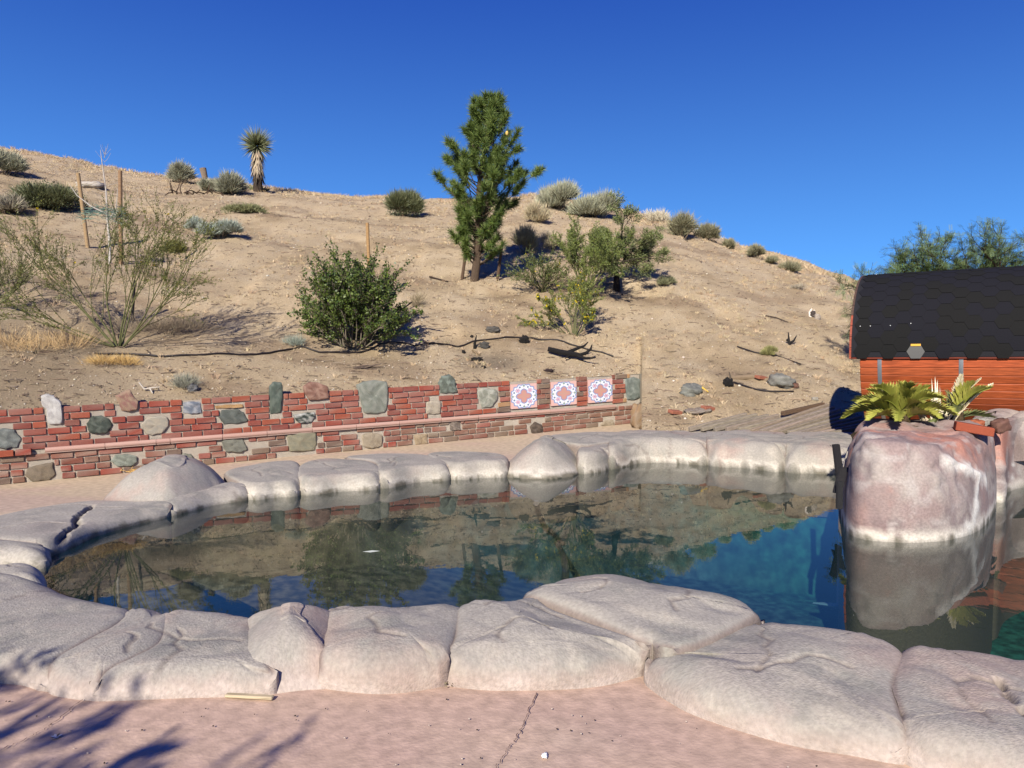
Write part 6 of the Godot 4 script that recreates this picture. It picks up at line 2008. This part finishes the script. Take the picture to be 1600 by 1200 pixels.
func build_ground_things() -> void:
	var black := col(0.016, 0.014, 0.013)
	# stakes and the dead sapling with its netting
	for q in [["leaning tan stake left of the white dead sapling", Vector2(-8.803, -16.105), Vector3(-0.17, 1.62, 0.0), col(0.36, 0.25, 0.14)], ["upright brown stake right of the white dead sapling", Vector2(-7.772, -15.39), Vector3(0.03, 1.92, 0.0), col(0.30, 0.19, 0.11)]]:
		var b := on(q[1], -0.1)
		stick("stake", q[0], "stake", [b, b + q[2]], 0.04, 0.038, q[3], "old_wood", 9)
	var sb := on(Vector2(-7.917, -15.252), -0.03)
	var t := thing("dead_sapling", "white dead sapling standing between two stakes", "sapling", sb)
	var mb := MB.new()
	var pale := col(0.36, 0.33, 0.30)
	mb.tube(PackedVector3Array([Vector3.ZERO, Vector3(0.0, 0.5, 0), Vector3(-0.02, 0.95, 0.02), Vector3(-0.04, 1.45, 0), Vector3(-0.1, 1.95, 0), Vector3(-0.12, 2.25, 0.02)]), PackedFloat32Array([0.028, 0.024, 0.02, 0.013, 0.009, 0.004]), 6, pale)
	mb.tube(PackedVector3Array([Vector3(-0.02, 1.0, 0.02), Vector3(-0.3, 1.15, 0.1), Vector3(-0.55, 1.35, 0.12), Vector3(-0.72, 1.6, 0.1)]), PackedFloat32Array([0.016, 0.012, 0.008, 0.003]), 5, pale)
	mb.tube(PackedVector3Array([Vector3(0.0, 0.9, 0.0), Vector3(0.15, 1.1, 0.02), Vector3(0.2, 1.5, 0.02)]), PackedFloat32Array([0.012, 0.008, 0.003]), 5, pale)
	for k in 14:
		var y := rng.randf_range(1.3, 2.2)
		mb.tube(wander(Vector3(-0.06, y, 0), (dir_rand() + Vector3.UP).normalized(), 0.25, 3, 0.2, 0.1), taper(0.004, 0.002, 3), 3, pale)
	put("branches", mb, M["twig"], t)
	var net := MB.new()
	for k in 260:
		var p := Vector3(rng.randf_range(-0.52, 0.3), 0.0, rng.randf_range(-0.12, 0.12))
		p.y = 1.02 + 0.18 * n_hi.get_noise_2d(p.x * 4.0, p.z * 5.0) + rng.randf_range(-0.1, 0.1)
		net.blade(p, (dir_rand() * Vector3(1.6, 0.5, 1)).normalized(), Vector3.UP * 0.8, 0.18, 0.005, 0.1, 2, jit(col(0.06, 0.115, 0.09), 0.3), jit(col(0.11, 0.17, 0.135), 0.3))
	tag(put("netting", net, M["plain"]), "torn green netting hanging on the dead sapling and stakes", "netting", "", "stuff")
	net = null
	(get_node("netting") as Node3D).position = sb
	var fp := on(Vector2(-6.217, -12.622), -0.05)
	stick("fence_post", "short black metal post inside the bare palo verde", "post", [fp, fp + Vector3(0.06, 0.72, 0)], 0.022, 0.022, black, "plastic", 5)
	# white rock and driftwood up the slope
	var rocks := [
		[Vector2(-13.46, -24.838), Vector3(0.42, 0.13, 0.3), col(0.66, 0.6, 0.52), col(0.5, 0.44, 0.36), "flat pale rock on the slope between the two left stakes", 0.3],
		[Vector2(2.878, -12.248), Vector3(0.16, 0.10, 0.24), col(0.26, 0.27, 0.24), col(0.38, 0.38, 0.33), "long grey rock lying on the sand above the boardwalk", -0.55],
		[Vector2(4.35, -12.401), Vector3(0.2, 0.12, 0.2), col(0.30, 0.30, 0.27), col(0.43, 0.42, 0.37), "grey rock with brick pieces on the right slope", 0.5],
		[Vector2(4.54, -12.382), Vector3(0.06, 0.05, 0.09), col(0.24, 0.12, 0.09), col(0.3, 0.17, 0.12), "dark red stone touching the grey rock on the right slope", 0.5],
		[Vector2(2.762, -11.414), Vector3(0.22, 0.035, 0.14), col(0.40, 0.31, 0.25), col(0.5, 0.44, 0.36), "slab of mortar and brick half buried left of the boardwalk", 0.45],
		[Vector3(2.099, 0.2, -12.563), Vector3(0.15, 0.24, 0.14), col(0.43, 0.28, 0.16), col(0.5, 0.38, 0.27), "orange-tan rock at the foot of the wall's right end", 0.1],
		[Vector3(2.387, 0.22, -12.37), Vector3(0.17, 0.16, 0.13), col(0.23, 0.25, 0.24), col(0.33, 0.35, 0.33), "blue-grey rock right of the orange-tan one", -0.3],
		[Vector2(-4.225, -10.159), Vector3(0.07, 0.06, 0.06), col(0.27, 0.27, 0.28), col(0.36, 0.36, 0.36), "small grey rock on the wall top by the thin grey bush", 0.2],
		[Vector2(4.687, -11.882), Vector3(0.05, 0.035, 0.04), col(0.6, 0.55, 0.46), col(0.5, 0.45, 0.37), "white pebble low on the right slope", 0.0],
		[Vector2(6.801, -17.19), Vector3(0.07, 0.08, 0.06), col(0.62, 0.54, 0.46), col(0.5, 0.42, 0.35), "pale stone just below the bleached stump on the right slope", 0.0],
		[Vector2(-0.352, -14.129), Vector3(0.13, 0.06, 0.08), col(0.10, 0.09, 0.08), col(0.2, 0.185, 0.165), "grey and black charred stone above the drip line", 0.0],
	]
	var i := 0
	for r in rocks:
		var o := put("rock", stone_mesh(r[1], 2.0 + i * 1.7, r[2], r[3], 0.45, 0.13, 14, 20), M["stone"])
		o.position = on(r[0], (r[1] as Vector3).y * 0.45) if r[0] is Vector2 else r[0] + Vector3(0, (r[1] as Vector3).y * 0.5, 0)
		o.rotation = Vector3(0.1, r[5], -0.25 if i in [1, 2] else 0.05)
		tag(o, r[4], "rock")
		i += 1
	for q in [[Vector2(2.928, -11.469), "red brick piece on the half buried slab"], [Vector2(4.086, -12.611), "red brick piece left of the grey rock on the right slope"], [Vector2(2.411, -11.331), "flat red tile fragments in the sand right of the wall"]]:
		var b := MB.new()
		b.slab(Vector3.ZERO, Vector3(0.1, 0, 0), Vector3(0, 0.025, 0), Vector3(0, 0, 0.055), 0.006, col(0.36, 0.14, 0.09))
		var o := put("brick_fragment", b, M["brick"])
		o.position = on(q[0], 0.03)
		o.rotation = Vector3(0.2, 0.5, -0.1)
		tag(o, q[1], "brick")
	# black drip line
	var drip := MB.new()
	var pts := PackedVector3Array()
	var raw := [Vector2(-5.908, -10.901), Vector2(-5.508, -11.043), Vector2(-4.92, -11.165), Vector2(-4.449, -11.384), Vector2(-3.906, -11.749), Vector2(-3.571, -12.105), Vector2(-3.388, -12.359), Vector2(-3.084, -12.373), Vector2(-2.511, -12.591), Vector2(-1.965, -13.147), Vector2(-1.223, -13.388), Vector2(-0.569, -13.696), Vector2(0, -13.92), Vector2(0.58, -13.973), Vector2(1.156, -13.908), Vector2(1.556, -13.867), Vector2(1.857, -13.786)]
	for k in raw.size() - 1:
		for q in 5:
			var a: Vector2 = raw[maxi(k - 1, 0)]
			var b: Vector2 = raw[mini(k + 2, raw.size() - 1)]
			pts.append(on(raw[k].cubic_interpolate(raw[k + 1], a, b, q / 5.0), 0.02))
	drip.tube(pts, taper(0.014, 0.014, pts.size() - 1), 6, black)
	tag(put("drip_line", drip, M["plastic"]), "black drip irrigation line running along the slope above the wall", "hose")
	stick("drip_line", "short black drip line through the small olive bush, right slope", "hose", [on(Vector2(4.206, -14.382), 0.02), on(Vector2(4.473, -14.164), 0.02), on(Vector2(4.797, -14.006), 0.02), on(Vector2(5.275, -14.035), 0.02)], 0.013, 0.013, black, "plastic", 6)
	stick("drip_line", "black drip line below the stump pieces on the right slope", "hose", [on(Vector2(3.585, -12.438), 0.03), on(Vector2(3.865, -12.205), 0.02), on(Vector2(4.089, -12.113), 0.02), on(Vector2(4.444, -12.115), 0.02)], 0.014, 0.012, black, "plastic", 6)
	stick("drip_line", "short black pipe sticking up right of the leafy shrub", "pipe", [on(Vector2(-2.21, -13.873), 0.02), on(Vector2(-2.087, -14.38), 0.05), on(Vector2(-1.952, -15.002), 0.1)], 0.016, 0.014, black, "plastic", 6)
	stick("fallen_branch", "dark fallen stick left of the pine's stakes", "stick", [on(Vector2(-1.826, -17.116), 0.03), on(Vector2(-1.403, -16.963), 0.02)], 0.02, 0.014, col(0.07, 0.05, 0.04))
	stick("fallen_branch", "thin dark stick high on the right slope", "stick", [on(Vector2(5.448, -16.59), 0.03), on(Vector2(5.664, -16.578), 0.02), on(Vector2(5.876, -16.396), 0.02)], 0.018, 0.01, col(0.1, 0.075, 0.06))
	# burnt log with forked limbs, facing left
	var lb := on(Vector2(1.004, -13.415), 0.03)
	t = thing("burnt_log", "charred black log with forked limbs lying above the tiles", "log", lb)
	var s := -lb.z / 1202.0
	var lg := MB.new()
	lg.tube(PackedVector3Array([Vector3(-34 * s, 13 * s, 0), Vector3(-15 * s, 8 * s, 0.02), Vector3(4 * s, 5 * s, 0.03), Vector3(20 * s, 3 * s, 0.0)]), PackedFloat32Array([0.042, 0.05, 0.048, 0.03]), 9, black * 1.6)
	lg.tube(PackedVector3Array([Vector3(-5 * s, 7 * s, 0), Vector3(10 * s, 13 * s, -0.05), Vector3(24 * s, 18 * s, -0.1), Vector3(30 * s, 24 * s, -0.12)]), PackedFloat32Array([0.035, 0.03, 0.02, 0.008]), 7, black * 1.6)
	lg.tube(PackedVector3Array([Vector3(14 * s, 3 * s, 0.02), Vector3(26 * s, 7 * s, 0.02), Vector3(33 * s, 13 * s, 0.0), Vector3(35 * s, 20 * s, 0.0)]), PackedFloat32Array([0.034, 0.03, 0.022, 0.009]), 7, black * 1.6)
	lg.tube(PackedVector3Array([Vector3(12 * s, 2 * s, 0.03), Vector3(24 * s, -1 * s, 0.1), Vector3(34 * s, -1 * s, 0.12), Vector3(40 * s, 0, 0.12)]), PackedFloat32Array([0.028, 0.02, 0.018, 0.007]), 7, black * 1.6)
	lg.tube(PackedVector3Array([Vector3(0, 3 * s, 0.05), Vector3(-6 * s, 0, 0.12), Vector3(-8 * s, -2 * s, 0.16)]), PackedFloat32Array([0.018, 0.012, 0.005]), 5, black * 1.6)
	lg.tube(PackedVector3Array([Vector3(-10 * s, 5 * s, 0.04), Vector3(-17 * s, 2 * s, 0.1)]), PackedFloat32Array([0.014, 0.005]), 5, black * 1.6)
	put("limbs", lg, M["burnt"], t)
	# charred stump bits along the drip line
	var b0 := on(Vector2(-0.646, -13.41), -0.01)
	stick("burnt_stump", "upright charred spike at the drip line", "stump", [b0, b0 + Vector3(0.0, 0.1, 0), b0 + Vector3(0.015, 0.17, 0), b0 + Vector3(0.03, 0.24, 0)], 0.032, 0.006, black * 1.8, "burnt")
	for q in [[Vector2(-0.48, -13.44), Vector3(0.09, 0.06, 0.06), col(0.16, 0.15, 0.135), "grey ash-coated lump right of the charred spike"], [Vector2(0.218, -13.796), Vector3(0.08, 0.075, 0.06), black * 1.5, "black charred lump on the drip line"], [Vector2(-0.586, -12.813), Vector3(0.09, 0.035, 0.06), black * 1.7, "flat charred lump below the charred spike"], [Vector2(-0.725, -13.854), Vector3(0.03, 0.03, 0.03), col(0.05, 0.04, 0.035), "small charred bit above the charred spike"], [Vector2(-0.834, -13.204), Vector3(0.03, 0.03, 0.03), black * 2.0, "small charred bit left of the charred spike"], [Vector2(0.606, -12.772), Vector3(0.08, 0.03, 0.04), col(0.11, 0.07, 0.07), "dark purplish chunk of wood on the wall top above the tiles"], [Vector2(-0.468, -12.489), Vector3(0.04, 0.02, 0.03), black * 2.0, "smallest charred bit just above the wall"]]:
		var o := put("charred_lump", stone_mesh(q[1], rng.randf() * 9.0, q[2], (q[2] as Color) * 1.5, 0.2, 0.3), M["burnt"])
		o.position = on(q[0], (q[1] as Vector3).y * 0.5)
		tag(o, q[3], "charred wood")
	stick("split_wood", "pale split piece of wood below the charred spike", "wood", [on(Vector2(-0.683, -13.257), 0.03), on(Vector2(-0.543, -13.063), 0.02)], 0.018, 0.01, col(0.3, 0.22, 0.13))
	# twigs
	t = thing("twig_pile", "dark dead twigs lying above the large grey-green wall stone", "twigs", on(Vector2(-2.243, -11.823), 0.0))
	var tw := MB.new()
	for k in 9:
		var a := rng.randf_range(-0.3, 0.5)
		tw.tube(wander(Vector3(rng.randf_range(-0.2, 0.0), 0.02, rng.randf_range(-0.1, 0.1)), Vector3(cos(a), 0.12, -sin(a)).normalized(), rng.randf_range(0.18, 0.42), 4, 0.2, 0.0), taper(0.009, 0.003, 4), 5, col(0.085, 0.06, 0.05))
	put("twigs", tw, M["twig"], t)
	# the sprouting stump, driftwood and bleached stump
	var sp := on(Vector2(-11.711, -29.542), -0.05)
	stick("ridge_stump", "short pale stump with a dark top on the ridge", "stump", [sp, sp + Vector3(0.05, 0.35, 0), sp + Vector3(-0.02, 0.68, 0)], 0.1, 0.13, col(0.26, 0.2, 0.15))
	t = thing("bleached_stump", "bleached white forked stump on the right slope", "stump", on(Vector2(6.737, -17.322), -0.02))
	var bs := MB.new()
	for q in [[Vector3(-0.08, 0.0, 0), Vector3(-0.09, 0.2, 0), Vector3(-0.02, 0.32, 0)], [Vector3(0.07, 0, 0), Vector3(0.1, 0.15, 0), Vector3(0.06, 0.28, 0)], [Vector3(-0.1, 0.02, 0.05), Vector3(0.0, 0.06, 0.08), Vector3(0.12, 0.03, 0.05)]]:
		bs.tube(PackedVector3Array(q), PackedFloat32Array([0.05, 0.045, 0.03]), 7, col(0.6, 0.54, 0.47))
	for q in bs.v.size():
		bs.v[q] = bs.v[q] * 0.62
	bs.add(stone_mesh(Vector3(0.06, 0.08, 0.05), 3.0, col(0.04, 0.03, 0.03), col(0.06, 0.05, 0.04)), Transform3D(Basis(), Vector3(0, 0.07, 0.03)), Color.WHITE)
	put("wood", bs, M["twig"], t)
	t = thing("burnt_stump", "small dark forked stump midway up the right slope", "stump", on(Vector2(5.379, -14.92), -0.02))
	bs = MB.new()
	for q in [[Vector3(0, 0, 0), Vector3(-0.02, 0.12, 0), Vector3(-0.03, 0.26, 0)], [Vector3(0.0, 0.05, 0), Vector3(0.08, 0.1, 0), Vector3(0.13, 0.2, 0)], [Vector3(-0.06, 0.12, 0), Vector3(-0.02, 0.09, 0), Vector3(0.02, 0.02, 0)]]:
		bs.tube(PackedVector3Array(q), PackedFloat32Array([0.028, 0.022, 0.008]), 6, col(0.05, 0.04, 0.04))
	put("wood", bs, M["burnt"], t)
	t = thing("burnt_stump", "black hollow stump at the head of the lower right drip line", "stump", on(Vector2(3.478, -12.35), -0.02))
	bs = MB.new()
	bs.add(stone_mesh(Vector3(0.075, 0.09, 0.07), 7.0, black, black * 2.0, 0.2, 0.25), Transform3D(Basis(), Vector3(0, 0.05, 0)), Color.WHITE)
	bs.tube(PackedVector3Array([Vector3(0.02, 0.08, 0), Vector3(0.03, 0.16, 0), Vector3(0.01, 0.24, 0)]), PackedFloat32Array([0.022, 0.016, 0.008]), 6, col(0.3, 0.24, 0.18))
	put("wood", bs, M["burnt"], t)
	stick("fallen_log", "half buried pale log between the hollow stump and grey rock", "log", [on(Vector2(3.622, -12.719), 0.0), on(Vector2(3.973, -12.723), 0.02), on(Vector2(4.237, -12.559), 0.0)], 0.05, 0.045, col(0.36, 0.27, 0.18))
	stick("yellow_shard", "yellow shard at the end of the long grey rock", "shard", [on(Vector2(3.027, -12.274), 0.05), on(Vector2(3.109, -12.153), 0.02)], 0.022, 0.008, col(0.5, 0.33, 0.06), "plain")
	t = thing("driftwood", "small bleached driftwood behind the pinkish tan wall stone", "driftwood", on(Vector2(-4.701, -9.932), 0.0))
	bs = MB.new()
	for q in [[Vector3(-0.12, 0.12, 0), Vector3(-0.06, 0.04, 0), Vector3(0.02, 0.02, 0)], [Vector3(-0.05, 0.03, 0.02), Vector3(0.06, 0.05, 0), Vector3(0.15, 0.06, 0)], [Vector3(0.02, 0.05, 0), Vector3(0.06, 0.0, 0.04), Vector3(0.08, -0.02, 0.05)]]:
		bs.tube(PackedVector3Array(q), PackedFloat32Array([0.011, 0.01, 0.005]), 6, col(0.36, 0.32, 0.27))
	put("wood", bs, M["twig"], t)
	t = thing("root_clump", "tangle of roots and eroded earth under the ridge sage", "roots", on(Vector2(-10.683, -26.497), 0.0))
	bs = MB.new()
	for k in 26:
		bs.tube(wander(Vector3(rng.randf_range(-0.9, 0.9), 0.05, rng.randf_range(-0.2, 0.2)), (dir_rand() + Vector3(0, 0.2, 0)).normalized(), 0.5, 4, 0.5, -0.05), taper(0.025, 0.008, 4), 5, jit(col(0.12, 0.085, 0.06), 0.3))
	put("roots", bs, M["bark"], t)
	# bits on the deck and the coping
	var dp := MB.new()
	dp.add(stone_mesh(Vector3(0.012, 0.005, 0.015), 1.0, col(0.8, 0.79, 0.75), col(0.72, 0.7, 0.66), 0.1, 0.3), Transform3D(Basis(), Vector3(0.119, 0.006, -2.738)), Color.WHITE)
	tag(put("white_chip", dp, M["plain"]), "white chip lying on the pink deck, bottom centre", "chip")
	var lt := MB.new()
	for k in 70:
		var p: Vector3 = Vector3(-0.272, 0.012, -3.334) + Vector3(rng.randfn(0.0, 0.035), rng.randf() * 0.008, rng.randfn(0.0, 0.014))
		lt.leaf(p, dir_rand() * 0.012, dir_rand() * 0.005, jit(col(0.13, 0.1, 0.06), 0.4))
	tag(put("leaf_litter", lt, M["plain"]), "pinch of brown leaf litter in the joint of the near rocks", "litter", "", "stuff")
	var sl := MB.new()
	sl.slab(Vector3(-1.115, 0.012, -3.197), Vector3(0.105, 0, 0.012), Vector3(0, 0.007, 0), Vector3(-0.002, 0, 0.014), 0.004, col(0.50, 0.41, 0.27))
	tag(put("wood_sliver", sl, M["old_wood"]), "pale sliver of wood on the deck against the pink-faced rock", "wood")
	t = thing("dead_flower", "small dried white blossom on the deck at lower left", "flower", Vector3(-1.74, 0.006, -2.867))
	var fb := MB.new()
	for k in 8:
		var a := TAU * k / 8.0
		fb.leaf(Vector3.ZERO, Vector3(cos(a) * 0.022, 0.006, sin(a) * 0.022), Vector3(-sin(a), 0, cos(a)) * 0.006, col(0.6, 0.56, 0.5) if k % 3 else col(0.1, 0.075, 0.05))
	put("petals", fb, M["plain"], t)
	var og := MB.new()
	for k in 120:
		var p: Vector3 = Vector3(-4.295, 0.03, -8.871) + Vector3(rng.randfn(0.0, 0.1), rng.randf() * 0.03, rng.randfn(0.0, 0.04))
		og.blade(p, (dir_rand() + Vector3(0.6, 0.2, 0)).normalized(), Vector3.UP, 0.07, 0.003, 0.2, 2, jit(col(0.5, 0.3, 0.09), 0.2), col(0.55, 0.36, 0.13))
	tag(put("dry_grass", og, M["straw"]), "orange tuft of dry grass on the path behind the cone-shaped rock", "dry grass", "", "stuff")


# ---------------------------------------------------------------- what nobody could count
func build_litter() -> void:
	var where := []
	var tint := []
	var base := stone_mesh(Vector3(1, 0.6, 0.85), 3.0, Color.WHITE, col(0.8, 0.8, 0.8), 0.3, 0.12, 5, 6)
	for i in 18000:
		var t := rng.randf_range(-0.8, 0.8)
		var d0 := hill_start(t) + 0.08
		var d := d0 + (30.0 - d0) * pow(rng.randf(), 1.7)
		var s := rng.randf_range(0.005, 0.014) * (0.6 + d * 0.045)
		if rng.randf() < 0.03:
			s *= 2.0
		where.append(Transform3D(Basis(Vector3.UP, rng.randf() * TAU).scaled(Vector3.ONE * s), on(Vector2(t * d, -d), s * 0.2)))
		var c := col(0.40, 0.31, 0.22)
		var q := rng.randf()
		if q < 0.16:
			c = col(0.62, 0.55, 0.45)
		elif q < 0.5:
			c = col(0.21, 0.15, 0.105)
		tint.append(jit(c, 0.2))
	tag(many("gravel", base, M["pebble"], where, tint), "loose pebbles and grit scattered over the hillside", "gravel", "", "stuff")
	# dry grass tufts, thick along the ridge
	var tuft := MB.new()
	for i in 16:
		var d := (Vector3(rng.randf_range(-0.6, 0.6), 1.0, rng.randf_range(-0.6, 0.6))).normalized()
		tuft.blade(Vector3(rng.randf_range(-0.3, 0.3), -0.05, rng.randf_range(-0.3, 0.3)), d, d.cross(dir_rand()).normalized(), rng.randf_range(0.5, 1.2), 0.028, 0.5, 2, Color.WHITE, Color.WHITE)
	where = []
	tint = []
	while where.size() < 11000:
		var t := rng.randf_range(-0.8, 0.8)
		var d0 := hill_start(t) + 0.15
		var dc := knots(crest_depth, t) + 1.5
		var f := pow(rng.randf(), 0.75)
		var d := d0 + (dc - d0) * f
		var x := t * d
		var patch := n_lo.get_noise_2d(x * 1.4 + 20.0, d * 1.4)
		if rng.randf() > clampf(0.12 + patch * 1.6 + smooth(0.55, 1.0, f) * 0.5, 0.02, 1.0):
			continue
		var s := rng.randf_range(0.04, 0.13) * (0.7 + 0.8 * smooth(0.75, 1.0, f))
		where.append(Transform3D(Basis(Vector3.UP, rng.randf() * TAU).scaled(Vector3(s * 1.4, s, s * 1.4)), on(Vector2(x, -d))))
		tint.append(jit(col(0.56, 0.46, 0.30).lerp(col(0.38, 0.28, 0.18), rng.randf()), 0.2))
	tag(many("dry_grass", tuft, M["straw"], where, tint), "short dry straw-coloured grass over the hillside and ridge", "dry grass", "", "stuff")
	# twigs and dead leaves
	var tw := MB.new()
	tw.tube(PackedVector3Array([Vector3(-1, 0, 0), Vector3(-0.2, 0.12, 0.1), Vector3(0.5, 0.05, -0.06), Vector3(1, 0.15, 0.1)]), PackedFloat32Array([0.06, 0.055, 0.045, 0.02]), 4, Color.WHITE)
	tw.tube(PackedVector3Array([Vector3(0.1, 0.08, 0), Vector3(0.5, 0.25, 0.4)]), PackedFloat32Array([0.04, 0.02]), 4, Color.WHITE)
	where = []
	tint = []
	for i in 7000:
		var t := rng.randf_range(-0.8, 0.8)
		var d0 := hill_start(t) + 0.1
		var d := d0 + (31.0 - d0) * pow(rng.randf(), 1.3)
		var s := rng.randf_range(0.03, 0.11)
		where.append(Transform3D(Basis(Vector3.UP, rng.randf() * TAU).scaled(Vector3.ONE * s), on(Vector2(t * d, -d), 0.006)))
		tint.append(jit(col(0.12, 0.085, 0.06).lerp(col(0.30, 0.23, 0.16), rng.randf()), 0.25))
	tag(many("twigs", tw, M["twig"], where, tint), "small dead twigs strewn over the hillside", "twigs", "", "stuff")
	# specks on the deck and rocks
	where = []
	tint = []
	for i in 160:
		var p := Vector2(rng.randf_range(-2.6, 2.6), rng.randf_range(-3.2, -2.3))
		var s := rng.randf_range(0.0016, 0.0045)
		where.append(Transform3D(Basis(Vector3.UP, rng.randf() * TAU).scaled(Vector3.ONE * s), Vector3(p.x, 0.009, p.y)))
		tint.append(col(0.06, 0.045, 0.035) if rng.randf() < 0.5 else col(0.55, 0.46, 0.38))
	tag(many("grit", base, M["pebble"], where, tint), "dark and pale specks of grit on the pink deck", "grit", "", "stuff")
